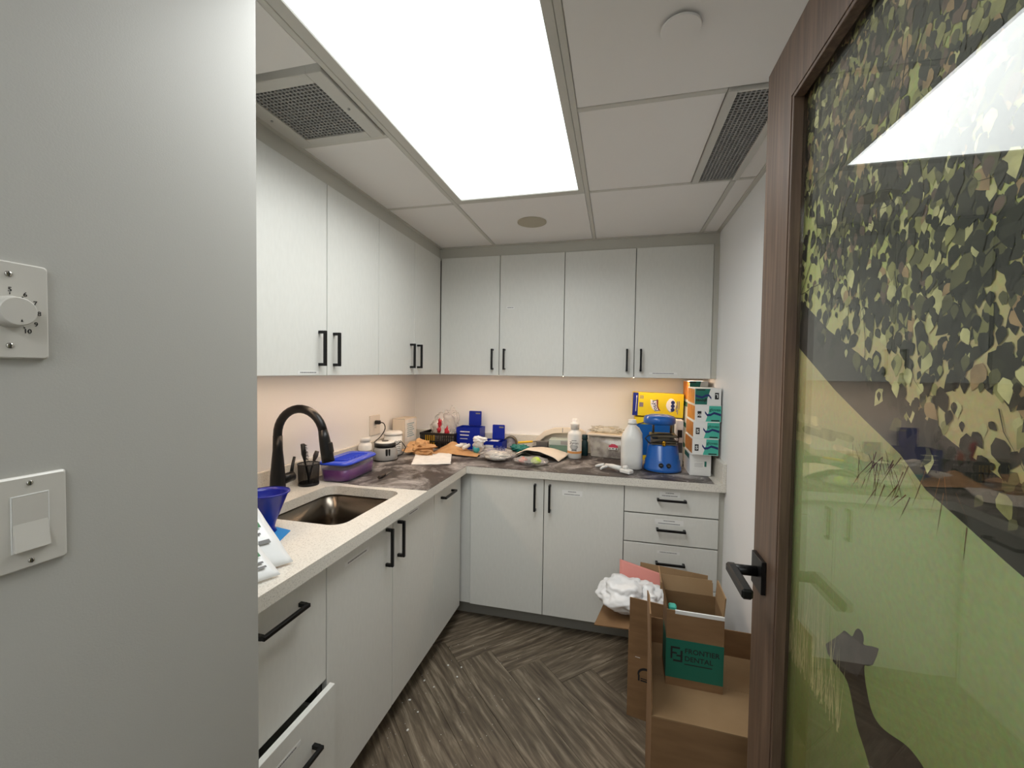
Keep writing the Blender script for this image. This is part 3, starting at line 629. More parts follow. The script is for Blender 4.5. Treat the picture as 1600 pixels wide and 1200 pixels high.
    for k in range(26):
        y = rnd.uniform(gy0, gy1 - .02); z = rnd.uniform(edge(y) + .05, gz1); a = rnd.uniform(-2.6, -.5)
        for q in range(9):
            a += rnd.gauss(0, .25); y2, z2 = y + .02 * math.cos(a), z + .02 * math.sin(a)
            flatpoly(bm, [(y, z), (y + .0018, z + .001), (y2 + .0012, z2 + .001), (y2, z2)], px - .0003 - N * 1.4e-7 - k * 1e-7, 0); y, z = y2, z2
    o = obj('leaf_print', bm, ['lf0', 'lf1', 'lf2', 'lf3', 'lf4', 'lf5', 'lf6'], t, world=True)
    # lever handle
    hy, hz = .968, 1.048
    bm = NB(); box(bm, DX - .009, DX, hy - .034, hy + .030, hz - .034, hz + .034, bev=.001); h = obj('door_handle', bm, 'black', t, world=True)
    bm = NB(); tube(bm, [(DX - .008, hy - .004, hz + .002), (DX - .062, hy - .004, hz + .002)], .0105, 16); obj('spindle', bm, 'black', h, world=True)
    bm = NB(); box(bm, DX - .066, DX - .046, hy - .115, hy + .008, hz - .008, hz + .012, bev=.004); obj('lever', bm, 'black', h, world=True)
    for z in (.3, 1.05, 1.85):
        bm = NB(); lathe(bm, ((.007, -.05), (.007, .05)), (DX + .004, y0 - .007, z), 12); obj('hinge', bm, 'black', t, world=True)
    # frame post the door hangs on
    bm = NB(); box(bm, DX - .005, XR, y0 - .115, y0 - .015, 0, ZC); struct(obj('trim_6', bm, 'walnut'), 'walnut door post at the hinges')
door()

# ================================================================== SWITCHES ON THE NEAR WALL
def switches():
    yc, zc = .337, 1.526
    t = thing('dimmer_switch', 'white wall dial with printed numbers and a round knob', 'switch', (XN, yc, zc))
    n = Vector((1, 0, 0))
    bm = NB(); loft(bm, [[(x, a, b) for a, b in rrect(0, 0, w_, h_, .004, 4)] for x, w_, h_ in ((.0, .0715, .1145), (.004, .0715, .1145), (.0062, .068, .111))], smooth=False); obj('plate', bm, 'whitegl', t)
    ky = .0
    bm = NB(); lathe(bm, ((.0185, 0), (.0185, .004), (.017, .008), (.0165, .0165), (.0155, .0175)), n=40, T=Matrix.Translation((.0062, ky, -.002)) @ Matrix.Rotation(math.pi / 2, 4, 'Y')); k = obj('knob', bm, 'whitegl', t)
    bm = NB(); prism(bm, [(-.001, .0), (.001, 0), (0, .003)], .0238, .0241, 'x', T=Matrix.Translation((0, .002, -.014))); obj('pointer', bm, 'ink', k)
    for z in (.042, -.042):
        bm = NB(); lathe(bm, ((.0035, 0), (.003, .001), (.0015, .0014)), n=14, T=Matrix.Translation((.0062, 0, z)) @ Matrix.Rotation(math.pi / 2, 4, 'Y')); s = obj('screw', bm, 'chrome', t)
        bm = NB(); box(bm, .0074, .0079, -.0004, .0004, z - .003, z + .003); obj('slot', bm, 'ink', s)
    for s, a in (('2', 200), ('3', 160), ('4', 120), ('5', 88), ('6', 58), ('7', 30), ('8', 2), ('9', -28), ('10', -54), ('1', 240)):
        ca, sa = math.cos(math.radians(a)), math.sin(math.radians(a)); R = .0265
        text(s, .0075, 'ink', t, (.0063, ky + R * ca, -.002 + R * sa - .0027), (0, 1, 0), (0, 0, 1), align='CENTER', bold=.0001)
        c = Vector((.0063, ky + .0212 * ca, -.002 + .0212 * sa)); bm = NB()
        if s not in '78': prism(bm, [(c.y + .0014 * ca - .0008 * sa, c.z + .0014 * sa + .0008 * ca), (c.y + .0014 * ca + .0008 * sa, c.z + .0014 * sa - .0008 * ca), (c.y - .0014 * ca, c.z - .0014 * sa)], .0063, .0065, 'x'); obj('tick', bm, 'ink', t)
    yc, zc = .352, 1.269
    t = thing('light_switch', 'white rocker switch below the wall dial', 'switch', (XN, yc, zc))
    bm = NB(); loft(bm, [[(x, a, b) for a, b in rrect(0, 0, w_, h_, .003, 4)] for x, w_, h_ in ((.0, .0715, .1145), (.003, .0715, .1145), (.0055, .067, .110))], smooth=False); obj('plate', bm, 'whitegl', t)
    bm = NB()
    for q in ((-.0175, -.0165, -.0345, .0345), (.0165, .0175, -.0345, .0345), (-.0165, .0165, -.0345, -.0335), (-.0165, .0165, .0335, .0345)): box(bm, .005, .0062, q[0], q[1], q[2], q[3])
    obj('bezel', bm, 'label', t)
    bm = NB(); loft(bm, [[(.0045, y, -.033), (.0105, y, -.033), (.0062, y, .0), (.0066, y, .033), (.0045, y, .033)] for y in (-.0162, .0162)], smooth=False); obj('rocker', bm, 'whitegl', t)
    for z in (.048, -.048):
        bm = NB(); lathe(bm, ((.0032, 0), (.0028, .0009), (.0014, .0013)), n=14, T=Matrix.Translation((.0055, 0, z)) @ Matrix.Rotation(math.pi / 2, 4, 'Y')); s = obj('screw', bm, 'chrome', t)
        bm = NB(); box(bm, .0066, .0071, -.0004, .0004, z - .0028, z + .0028); obj('slot', bm, 'ink', s)
switches()

# ================================================================== THINGS ON THE WORKTOP
def counter_mat():
    fx, fy = -.816, 2.2462
    poly = [(fx, 1.735), (fx, fy), (.49, fy), (.495, 2.70), (.47, 2.86), (XW + .03, 2.86), (XW + .03, 1.75), (-1.16, 1.722)]
    bm = NB(); prism(bm, poly, ZT + .0002, ZM)
    tag(obj('counter_mat', bm, 'dusty'), 'dark mat dusted with white plaster covering the corner of the worktop', 'mat')
def outlet_and_plug():
    t = thing('wall_outlet', 'pale wall outlet above the counter beside the corner', 'outlet', (XW, 2.352, 1.11))
    bm = NB(); loft(bm, [[(x, a, b) for a, b in rrect(0, 0, w_, h_, .005, 4)] for x, w_, h_ in ((0, .115, .125), (.004, .115, .125), (.006, .11, .12))], smooth=False); obj('plate', bm, 'outlet', t)
    bm = NB(); box(bm, .006, .0075, -.018, .018, -.035, .035, bev=.0005); f = obj('face', bm, 'outlet', t)
    for z in (-.016, .016):
        for y in (-.006, .006): bm = NB(); box(bm, .0075, .0078, y - .001, y + .001, z - .004, z + .004); obj('slot', bm, 'ink', f)
def warmer():
    t = thing('wax_pot', 'grey and white electric pot with a black collar, its cord plugged in by the corner', 'pot', (-1.345, 2.262, ZM))
    bm = NB(); lathe(bm, ((.070, .004), (.074, .008), (.0745, .03), (.070, .06), (.062, .078)), n=36); obj('body', bm, 'greytone', t)
    bm = NB(); lathe(bm, ((.072, 0), (.0755, .001), (.0755, .006), (.072, .008)), n=36); obj('foot_ring', bm, 'blackp', t)
    bm = NB(); lathe(bm, ((.060, .0785), (.0625, .080), (.0625, .100), (.058, .103)), n=36); obj('collar', bm, 'blackp', t)
    bm = NB(); lathe(bm, ((.056, .1031), (.056, .108), (.05, .111), (.03, .1125)), n=36); l = obj('lid', bm, 'white', t)
    bm = NB(); lathe(bm, ((.02, .1126), (.02, .116), (.008, .117)), n=20); obj('lid_knob', bm, 'greyd', l)
    a = -.75
    for da, s in ((-.16, .013), (.06, .011)):
        c = Vector((.0712 * math.cos(a + da), .0712 * math.sin(a + da), .052)); T = Matrix.Translation(c) @ Matrix.Rotation(a + da, 4, 'Z')
        bm = NB(); box(bm, -.004, .0025, -s * .5, s * .5, -.02, .022, bev=.002, T=T); obj('switch', bm, 'blackp', t)
    P = [(.056, -.02, .08), (.098, .02, .11), (.105, .06, .07), (.09, .05, .03), (.07, .02, .02)]
    bm = NB(); tube(bm, P, .0032, 8); obj('handle_cord', bm, 'blackp', t)
    plug = Vector((XW + .0085, 2.352, 1.128)) - Vector((-1.345, 2.262, ZM))
    P = []
    ctl = [plug + Vector((.03, 0, 0)), plug + Vector((.055, .004, -.006)), plug + Vector((.064, .004, -.04)), plug + Vector((.048, -.02, -.085)), plug + Vector((.03, -.06, -.115)), Vector((-.058, -.012, .094))]
    for i in range(len(ctl) - 1):
        for k in range(5):
            u = k / 5; p0, p1, p2, p3 = ctl[max(i - 1, 0)], ctl[i], ctl[i + 1], ctl[min(i + 2, len(ctl) - 1)]
            P.append(.5 * ((2 * p1) + (p2 - p0) * u + (2 * p0 - 5 * p1 + 4 * p2 - p3) * u * u + (3 * p1 - p0 - 3 * p2 + p3) * u ** 3))
    P.append(ctl[-1]); bm = NB(); tube(bm, P, .0032, 8); c = obj('power_cord', bm, 'blackp', t)
    bm = NB(); box(bm, plug.x, plug.x + .032, plug.y - .012, plug.y + .012, plug.z - .012, plug.z + .012, bev=.004); obj('plug', bm, 'blackp', c)
def crumple(bm, c, s, seed, sub=3, j=.22, smooth=False):
    rnd = random.Random(seed); blob(bm, c, s, .3, 1.7, sub, seed, flat=.1)
    for v in bm.verts:
        d = v.co - Vector(c); v.co = Vector(c) + d * (1 + rnd.uniform(-j, j)); v.co.z = max(.0005, v.co.z)
    for f in bm.faces: f.smooth = smooth
    return bm
def left_counter():
    # brush cup and its brushes
    c = Vector((-1.392, 1.668, ZT))
    t = thing('mesh_cup', 'black wire mesh cup holding brushes beside the faucet', 'cup', c)
    bm = NB(); lathe(bm, ((.043, .002), (.047, .10)), n=28, cap=False); obj('mesh_wall', bm, 'mesh', t)
    bm = NB(); lathe(bm, ((.0445, 0), (.0455, .001), (.0455, .010), (.0435, .012), (.02, .006)), n=28); obj('base', bm, 'black', t)
    bm = NB()
    for k in range(32):
        a = 2 * math.pi * k / 32; tube(bm, [(p * math.cos(a), p * math.sin(a), z) for p, z in ((.0435, .01), (.0472, .10))], .0006, 4)
    obj('wires', bm, 'black', t)
    bm = NB(); tube(bm, [(.0475 * math.cos(2 * math.pi * k / 28), .0475 * math.sin(2 * math.pi * k / 28), .10) for k in range(29)], .0024, 8); obj('rim', bm, 'black', t)
    a0, a1 = c + Vector((.0, .005, .012)), c + Vector((-.012, -.012, .115)); a2 = c + Vector((-.017, -.020, .195))
    b = thing('cleaning_brush', 'black bristle brush standing tallest in the mesh cup', 'brush', a0)
    bm = NB(); tube(bm, [Vector(), a1 - a0, (a1 - a0) * .6 + (a2 - a0) * .4, a2 - a0], [.004, .005, .011, .009], 10); obj('handle', bm, 'blackp', b)
    bm = NB(); rnd = random.Random(2)
    for k in range(60):
        u = k / 60; p = (a1 - a0) * (1 - u) + (a2 - a0) * u; tube(bm, [p, p + Vector((.021 + rnd.uniform(-.002, .003), rnd.uniform(-.006, .006), rnd.uniform(-.001, .005)))], .0008, 3)
    obj('bristles', bm, 'blackp', b)
    a0, a1, a2 = c + Vector((-.01, .006, .012)), c + Vector((.014, .018, .11)), c + Vector((.022, .030, .155))
    b = thing('paddle_brush', 'shorter dark paddle brush leaning right in the mesh cup', 'brush', a0)
    bm = NB(); tube(bm, [Vector(), a1 - a0], [.0035, .004], 8); obj('handle', bm, 'blackp', b)
    bm = NB(); tube(bm, [a1 - a0, (a1 + a2) / 2 - a0, a2 - a0], [.006, .0115, .009], 10); obj('paddle', bm, mat('worn_black', (52, 46, 44), .6), b)
    a0, a1 = c + Vector((.014, -.014, .012)), c + Vector((-.010, .016, .085))
    b = thing('black_scissors', 'black scissors low inside the mesh cup', 'scissors', a0)
    for s in (-1, 1):
        bm = NB(); d = a1 - a0; tube(bm, [Vector((s * .002, 0, 0)), d * .5, d + Vector((s * .012, s * .004, 0))], [.002, .0035, .004], 6); obj('blade', bm, 'blackp', b)
    # container with blue lid
    t = thing('food_container', 'clear plastic tub of purple liquid under a ribbed blue lid', 'container', (-1.318, 1.868, ZM), rz=4)
    W, D = .165, .30
    def rr(w_, d_, r, z): return [(x, y, z) for x, y in rrect(0, 0, w_, d_, r, 6)]
    bm = NB(); loft(bm, [rr(W - .028, D - .028, .035, .0), rr(W - .022, D - .022, .035, .006), rr(W - .008, D - .008, .04, .088)]); obj('tub', bm, 'frost', t)
    bm = NB(); loft(bm, [rr(W - .034, D - .034, .033, .003), rr(W - .028, D - .028, .034, .008), rr(W - .019, D - .019, .036, .058)]); obj('liquid', bm, 'purple', t)
    bm = NB(); loft(bm, [rr(W - .004, D - .004, .042, .082), rr(W + .008, D + .008, .045, .083), rr(W + .008, D + .008, .045, .090), rr(W - .004, D - .004, .04, .096), rr(W - .020, D - .020, .034, .0965), rr(W - .026, D - .026, .03, .0945)]); l = obj('lid', bm, 'lidblue', t)
    for k in range(7):
        y = -.09 + .03 * k; bm = NB(); tube(bm, [(-.045, y - .012, .0945), (-.03, y - .008, .0975), (.03, y + .008, .0975), (.045, y + .012, .0945)], .0042, 8); obj('lid_rib', bm, 'lidblue', l)
    # small white bottle, tub, carton
    t = thing('pill_bottle', 'small plain white bottle behind the blue lid', 'bottle', (-1.412, 2.155, ZM))
    bm = NB(); lathe(bm, ((.036, 0), (.039, .003), (.039, .10), (.034, .112), (.026, .118), (.026, .122)), n=28); obj('body', bm, 'white', t)
    bm = NB(); lathe(bm, ((.029, .1225), (.029, .143), (.027, .146)), n=28); obj('cap', bm, 'white', t)
    bm = NB(); lathe(bm, ((.0395, .02), (.0395, .075)), n=28, cap=False); obj('label_band', bm, 'greytone', t)
    t = thing('wipes_tub', 'tall white tub with small black symbols behind the electric pot', 'tub', (-1.385, 2.425, ZM))
    bm = NB(); lathe(bm, ((.052, 0), (.056, .004), (.0575, .125)), n=32); obj('body', bm, 'white', t)
    bm = NB(); lathe(bm, ((.060, .126), (.060, .140), (.052, .148), (.03, .150)), n=32); obj('lid', bm, 'white', t)
    for k, a in enumerate((-.75, -.42, -.12)):
        T = Matrix.Rotation(a, 4, 'Z') @ Matrix.Translation((.0572, 0, .085)) @ Matrix.Rotation(math.pi / 2, 4, 'Y')
        bm = NB(); lathe(bm, ((.008, -.0004), (.0085, .0008), (.005, .0008), (.0045, -.0002)), n=16, T=T, cap=False); obj('symbol', bm, 'greyink', t)
    bm = NB()
    for k in range(4): 
        a0_ = -.9; T = Matrix.Rotation(-.55, 4, 'Z'); box(bm, .0555, .0577, -.02, .02, .03 + k * .012, .033 + k * .012, T=T)
    obj('print_lines', bm, 'greyink', t)
    t = thing('cream_carton', 'cream carton with blue print standing in the corner', 'box', (-1.405, 2.615, ZM))
    bm = NB(); box(bm, -.045, .045, -.085, .085, 0, .215, bev=.001); obj('carton', bm, 'cream', t)
    bm = NB(); box(bm, .045, .0453, -.078, .078, .06, .208); obj('side_panel', bm, 'paper', t)
    bm = NB()
    for k in range(7): box(bm, .0453, .0456, -.05 + .004 * (k % 2), .05 - .012 * (k % 3), .09 + k * .014, .097 + k * .014)
    obj('printed_lines', bm, mat('pale_blue_ink', (150, 178, 186), .6), t)
    bm = NB()
    for z in (.0, .213): box(bm, -.0455, .0455, -.0856, -.0846, z, z + .0022)
    for x in (-.0455, .0445): box(bm, x, x + .001, -.0856, -.0846, 0, .215)
    obj('dark_edges', bm, 'greyink', t)
    # knife on the mat, white sheet
    a, b_ = Vector((-1.128, 1.841, ZM)), Vector((-1.153, 1.999, ZM)); d = (b_ - a).normalized()
    t = thing('plaster_knife', 'small plaster knife with a dark handle lying on the dusty mat', 'knife', a, rz=math.degrees(math.atan2(d.y, d.x)))
    bm = NB(); tube(bm, [(0, 0, .0095), (.03, 0, .0098), (.075, 0, .008)], [.008, .0095, .006], 10); obj('handle', bm, 'wood', t)
    bm = NB(); prism(bm, [(.07, -.006), (.15, -.008), (.165, 0), (.15, .006), (.07, .006)], .001, .0028); obj('blade', bm, 'greyd', t)
    def fn(u, v):
        A, B, C, D_ = Vector((-1.124, 2.167)), Vector((-.916, 2.25)), Vector((-1.013, 2.51)), Vector((-1.23, 2.44))
        p = (A * (1 - u) + B * u) * (1 - v) + (D_ * (1 - u) + C * u) * v
        return (p.x + .004 * noise.noise(Vector((v * 9, 1, 0))), p.y + .005 * noise.noise(Vector((u * 9, 5, 0))), ZM + .003 + .012 * max(0, v - .4) ** 1.2 + .006 * (noise.noise(Vector((u * 4, v * 4, 2))) + .55) * (.3 + v))
    bm = NB(); sheet(bm, 1, 1, 22, 22, fn, th=.0004); tag(obj('paper_sheet', bm, 'paper'), 'white paper sheet lying on the mat at the corner', 'paper')
    # crumpled brown paper
    t = thing('crumpled_paper', 'crumpled brown kraft paper beside the electric pot', 'paper', (-1.225, 2.50, ZM))
    bm = NB(); crumple(bm, (0, 0, .036), (.085, .085, .046), 3); obj('wad', bm, 'brownpaper', t)
    bm = NB(); crumple(bm, (.05, -.06, .018), (.07, .045, .024), 11); obj('wad', bm, 'brownpaper', t)
    t = thing('brown_paper_bag', 'flattened brown paper bag in front of the black basket', 'paper', (-1.0, 2.60, ZM))
    def fn2(u, v):
        x = -.15 + .32 * u; y = -.09 + .16 * v - .05 * u
        peak = math.exp(-((u - .35) / .22) ** 2) * math.exp(-((v - .75) / .4) ** 2)
        return (x, y, .004 + .055 * peak + .012 * (noise.noise(Vector((u * 5, v * 5, 8))) + .5))
    bm = NB(); sheet(bm, 1, 1, 28, 20, fn2, th=.0015); obj('bag', bm, 'brownpaper', t)
    for k, (x, y, r) in enumerate(((.0, -.005, 20), (.055, -.01, 65))):
        bm = NB(); lathe(bm, ((.011, -.03), (.013, 0), (.011, .03)), n=14, T=Matrix.Translation((x, y, .045)) @ Matrix.Rotation(math.radians(r), 4, 'Z') @ Matrix.Rotation(math.radians(78), 4, 'Y')); obj('paper_roll', bm, 'paper', t)
    # basket
    t = thing('wire_basket', 'black plastic basket with vertical slots in the corner', 'basket', (-1.195, 2.765, ZM))
    W, D, H = .25, .16, .105; bm = NB()
    for s in (-1, 1):
        n = 16
        for k in range(n + 1): x = -W / 2 + W * k / n; box(bm, x - .003, x + .003, s * D / 2 - .002, s * D / 2 + .002, .004, H)
        for k in range(11): y = -D / 2 + D * k / 10; box(bm, s * W / 2 - .002, s * W / 2 + .002, y - .003, y + .003, .004, H)
    obj('slats', bm, 'blackp', t)
    bm = NB(); box(bm, -W / 2, W / 2, -D / 2, D / 2, 0, .005)
    for s in (-1, 1):
        for z0, z1 in ((H - .012, H + .004), (.045, .053)):
            box(bm, -W / 2 - .005, W / 2 + .005, s * D / 2 - .005, s * D / 2 + .005, z0, z1); box(bm, s * W / 2 - .005, s * W / 2 + .005, -D / 2, D / 2, z0, z1)
    obj('rim', bm, 'blackp', t)
    for k in range(3):
        p = Vector((-1.195 - .092 + .026 * k, 2.715, ZM + .0055)); o = NB(); lathe(o, ((.0115, 0), (.0125, .004), (.0125, .075), (.009, .082)), n=14)
        bt = obj('yellow_tube', o, 'yellowp', loc=p); tag(bt, ('leftmost', 'middle', 'rightmost')[k] + ' of three yellow tubes standing inside the black basket', 'tube', 'yellow tubes in the basket')
    t = thing('clear_bag', 'crinkled clear plastic bag with red print piled in the black basket', 'bag', (-1.185, 2.78, ZM + .0055))
    bm = NB(); crumple(bm, (0, 0, .115), (.10, .055, .108), 5, 4, .035, True); obj('film', bm, 'clearbag', t)
    bm = NB(); crumple(bm, (.06, .0, .185), (.055, .042, .085), 9, 4, .05, True); obj('gathered_top', bm, 'clearbag', t)
    bm = NB(); blob(bm, (-.04, -.005, .13), (.04, .022, .05), .3, 2, 3, 21, ridge=.3); obj('white_contents', bm, 'paper', t)
    for (x, z, w_, h_) in ((-.008, .168, .012, .05), (-.012, .12, .014, .035), (.045, .11, .016, .05)):
        bm = NB(); blob(bm, (x, -.056, z), (w_, .006, h_ * .6), .6, 3, 3, int(z * 100)); obj('red_mark', bm, 'red', t)
    bm = NB(); blob(bm, (.03, -.04, .095), (.035, .022, .03), .4, 3, 3, 4, ridge=.5); obj('white_contents', bm, 'granule', t)
    # blue boxes with open lids
    def blue(loc, W, D, H, lw, lx, lh, label, labels):
        t = thing('blue_box', label, 'box', loc, group='blue boxes with open lids'); wl = .003; bm = NB()
        box(bm, -W / 2, W / 2, -D / 2, D / 2, 0, .004)
        for q in ((-W / 2, W / 2, -D / 2, -D / 2 + wl), (-W / 2, W / 2, D / 2 - wl, D / 2), (-W / 2, -W / 2 + wl, -D / 2 + wl, D / 2 - wl), (W / 2 - wl, W / 2, -D / 2 + wl, D / 2 - wl)): box(bm, *q, .004, H)
        obj('tray', bm, 'blue', t)
        bm = NB(); T = Matrix.Translation((lx, D / 2 - .005, H + .001)) @ Matrix.Rotation(math.radians(-3), 4, 'X'); prism(bm, rrect(0, lh / 2, lw, lh, .006, 3), -.004, .004, 'y', T=T); l = obj('lid', bm, 'blue', t)
        bm = NB(); box(bm, .0, lw * .36, -.0046, -.004, lh - .022, lh - .012, T=T @ Matrix.Translation((lw * .05, 0, 0))); obj('silver_mark', bm, 'greyink', l)
        for z0, z1, w_ in labels:
            bm = NB(); box(bm, -W / 2 + .028, -W / 2 + .028 + w_, -D / 2 - .0006, -D / 2, z0, z1); obj('white_tag', bm, 'label', t)
        return t
    t = blue((-.985, 2.792, ZM), .172, .12, .15, .092, .012, .105, 'taller blue box with an open lid and white tags beside the basket', ((.118, .124, .07), (.094, .100, .065), (.07, .074, .055), (.02, .042, .05)))
    t = blue((-.80, 2.755, ZM), .145, .13, .068, .088, .012, .10, 'smaller blue box with an open lid and one white tag', ((.022, .046, .055),))
    bm = NB(); box(bm, -.02, .035, -.04, .005, .0685, .0695); obj('paper_slip', bm, 'label', t)
    bm = NB(); box(bm, -.03, .042, -.05, .045, .004, .0685); obj('contents', bm, 'navy', t)
    t = thing('knotted_bag', 'small knotted clear bag with teal contents before the blue boxes', 'bag', (-.858, 2.60, ZM))
    bm = NB(); crumple(bm, (0, 0, .045), (.042, .036, .046), 2, 4, .03, True); obj('film', bm, film('milky_bag', (245, 245, 245), .35, .15, (226, 222, 216), bump=.8), t)
    bm = NB(); blob(bm, (-.012, -.018, .034), (.024, .018, .027), .2, 2, 3, 6); obj('teal_contents', bm, mat('teal_gel', (70, 170, 176), .4), t)
    bm = NB(); crumple(bm, (.004, 0, .096), (.046, .026, .022), 8, 3, .16); obj('gathered_top', bm, 'bagwhite', t)
def back_counter():
    # metal ring
    t = thing('metal_ring', 'dull metal ring standing on edge beside the smaller blue box', 'ring', (-.705, 2.835, ZM))
    R = .046; bm = NB(); lathe(bm, ((R, -.018), (R, .018), (R - .007, .018), (R - .007, -.018), (R, -.018)), n=36, cap=False, T=Matrix.Translation((0, 0, R)) @ Matrix.Rotation(math.radians(90), 4, 'X') @ Matrix.Rotation(.0, 4, 'Z')); obj('band', bm, 'gunmetal', t)
    bm = NB(); lathe(bm, ((R - .0072, .004), (R - .0072, .006)), n=30, T=Matrix.Translation((0, 0, R)) @ Matrix.Rotation(math.radians(90), 4, 'X')); obj('inner_disc', bm, 'plaster', t)
    bm = NB(); blob(bm, (0, 0, .022), (.058, .035, .024), .4, 2.5, 4, 14, flat=.15, ridge=.4); o = obj('teal_rubber', bm, 'tealplastic', loc=(-.62, 2.765, ZM)); tag(o, 'crumpled teal rubber piece under the yellow handle', 'rubber')
    t = thing('yellow_tool', 'yellow handled tool lying across the teal rubber', 'tool', (-.645, 2.80, ZM + .053), rz=8)
    bm = NB(); box(bm, 0, .105, -.008, .008, -.006, .008, bev=.004, T=Matrix.Rotation(-.10, 4, 'Y')); obj('handle', bm, 'yellowp', t)
    bm = NB(); box(bm, .102, .15, -.004, .004, -.002, .003, bev=.001, T=Matrix.Rotation(-.10, 4, 'Y')); obj('shank', bm, 'greyd', t)
    t = thing('black_dish', 'shallow black dish behind the white paper pouch', 'dish', (-.475, 2.757, ZM))
    bm = NB(); lathe(bm, ((.042, .028), (.056, .032), (.060, .040), (.058, .040), (.052, .036)), n=30); obj('bowl', bm, mat('navy_black', (20, 20, 34), .35), t)
    bm = NB(); lathe(bm, ((.04, 0), (.046, .028)), n=24); obj('foot', bm, 'blackp', t)
    t = thing('grey_block', 'small dark grey block resting on the black dish', 'block', (-.465, 2.757, ZM + .037))
    bm = NB(); box(bm, -.038, .038, -.022, .022, 0, .042, bev=.002); obj('body', bm, 'greyd', t)
    t = thing('sage_carton', 'pale green and white carton behind the white bottle', 'box', (-.335, 2.785, ZM))
    bm = NB(); box(bm, -.08, .08, -.05, .05, 0, .062, bev=.001); obj('base', bm, 'sage', t)
    bm = NB(); box(bm, -.082, .082, -.052, .052, .062, .098, bev=.001); l = obj('lid', bm, mat('pale_green_card', (176, 188, 180), .6), t)
    bm = NB(); box(bm, -.005, .06, -.0525, -.052, .068, .092); obj('printed_panel', bm, 'greytone', l)
    # curved white tray on its side behind
    t = thing('curved_tray', 'curved cream tray leaning on the back wall behind the white bottle', 'tray', (-.37, 2.862, ZM)); bm = NB()
    out = [(-.185, .0), (-.178, .03), (-.15, .07), (-.10, .105), (-.03, .125), (.06, .13), (.15, .125), (.185, .11)]
    inn = [(.185, .085), (.15, .098), (.06, .104), (-.03, .10), (-.09, .08), (-.13, .05), (-.15, .015), (-.152, .0)]
    out = [(x, z * 1.28) for x, z in out]; inn = [(x, z * 1.28) for x, z in inn]
    prism(bm, out + inn, -.035, .008, 'y'); obj('rim', bm, 'cream', t)
    bm = NB(); prism(bm, [(-.15, 0)] + [(x, z) for x, z in inn[::-1][1:]] + [(.185, 0)], .0, .006, 'y'); obj('back_panel', bm, 'cream', t)
    bm = NB(); box(bm, .028, .032, -.0358, -.035, .134, .165); obj('seam', bm, 'greyink', t)
    # bags in front
    t = thing('granule_bag', 'clear bag of white granules with blue lettering on the mat', 'bag', (-.70, 2.485, ZM), rz=-18)
    bm = NB(); crumple(bm, (0, 0, .03), (.105, .10, .033), 31, 4, .03, True); obj('film', bm, 'clearbag', t)
    bm = NB(); blob(bm, (.01, -.02, .026), (.085, .065, .026), .18, 2.2, 4, 32, flat=.1); obj('granules', bm, 'granule', t)
    text('INSA', .034, 'navyink', t, (.035, -.03, .066), (1, 0, 0), (0, .5, .85), align='CENTER', bold=.0008)
    t = thing('paper_pouch', 'open cream paper pouch with a dark inside lying before the dish', 'bag', (-.45, 2.618, ZM), rz=-9)
    def fn(u, v):
        x = -.155 + .31 * u; y = -.085 + .17 * v; arch = math.sin(math.pi * min(1, max(0, u * .98))) ** .7
        return (x + .01 * (v - .5), y - .03 * u * (1 - v), .004 + (.062 * (1 - v * .35)) * arch * (1 - .25 * u) + .006 * noise.noise(Vector((u * 5, v * 5, 4))) + .012 * v)
    bm = NB(); sheet(bm, 1, 1, 30, 16, fn, th=.0025); obj('upper_sheet', bm, 'cream', t)
    bm = NB(); sheet(bm, 1, 1, 16, 8, lambda u, v: (-.15 + .30 * u, -.07 + .15 * v, .003), th=.002); obj('lower_sheet', bm, 'greyd', t)
    bm = NB(); blob(bm, (-.01, .02, .028), (.09, .05, .022), .2, 2, 3, 40, flat=.1); obj('dark_contents', bm, 'greyd', t)
    t = thing('parts_bag', 'small clear bag with orange and lime pieces at the worktop edge', 'bag', (-.472, 2.395, ZM), rz=-6)
    bm = NB(); crumple(bm, (0, 0, .022), (.10, .07, .024), 51, 4, .035, True); obj('film', bm, 'clearbag', t)
    bm = NB(); blob(bm, (.035, -.01, .026), (.032, .028, .02), .2, 2, 3, 52); obj('lime_piece', bm, 'lime', t)
    bm = NB(); blob(bm, (-.045, .0, .022), (.026, .02, .014), .4, 2, 3, 53); obj('orange_piece', bm, 'salmon', t)
    bm = NB(); blob(bm, (-.005, -.02, .016), (.025, .02, .012), .4, 2, 3, 54); obj('dark_piece', bm, 'greyd', t)
    # white bottle with orange band
    t = thing('dosing_bottle', 'white dosing bottle with an orange band on its label', 'bottle', (-.243, 2.668, ZM))
    bm = NB(); lathe(bm, ((.040, 0), (.044, .004), (.0445, .15), (.040, .165), (.026, .175), (.023, .182)), n=32); obj('body', bm, 'white', t)
    bm = NB(); lathe(bm, ((.0448, .038), (.0448, .142)), n=48, cap=False); lb = obj('label_wrap', bm, 'label', t)
    bm = NB(); lathe(bm, ((.0451, .034), (.0451, .048)), n=32, cap=False); obj('orange_band', bm, mat('tan_orange', (214, 150, 84), .5), lb)
    text('Zyron', .022, 'ink', lb, (0, -.0462, .094), (1, 0, 0), (0, 0, 1), align='CENTER')
    bm = NB()
    for z, w_ in ((.115, .03), (.082, .045), (.074, .05), (.066, .04)): box(bm, -w_ / 2, w_ / 2, -.0455, -.0448 + .006, z, z + .003)
    box(bm, -.014, .016, -.0455, -.04, .052, .062); obj('print_lines', bm, 'greyink', lb)
    bm = NB(); lathe(bm, ((.027, .183), (.027, .207), (.029, .209), (.029, .222), (.026, .224), (.018, .228), (.018, .245), (.014, .25)), n=28); obj('cap', bm, 'white', t)
    t = thing('teal_bottle', 'narrow dark teal bottle between the dosing bottle and the bin', 'bottle', (-.186, 2.765, ZM))
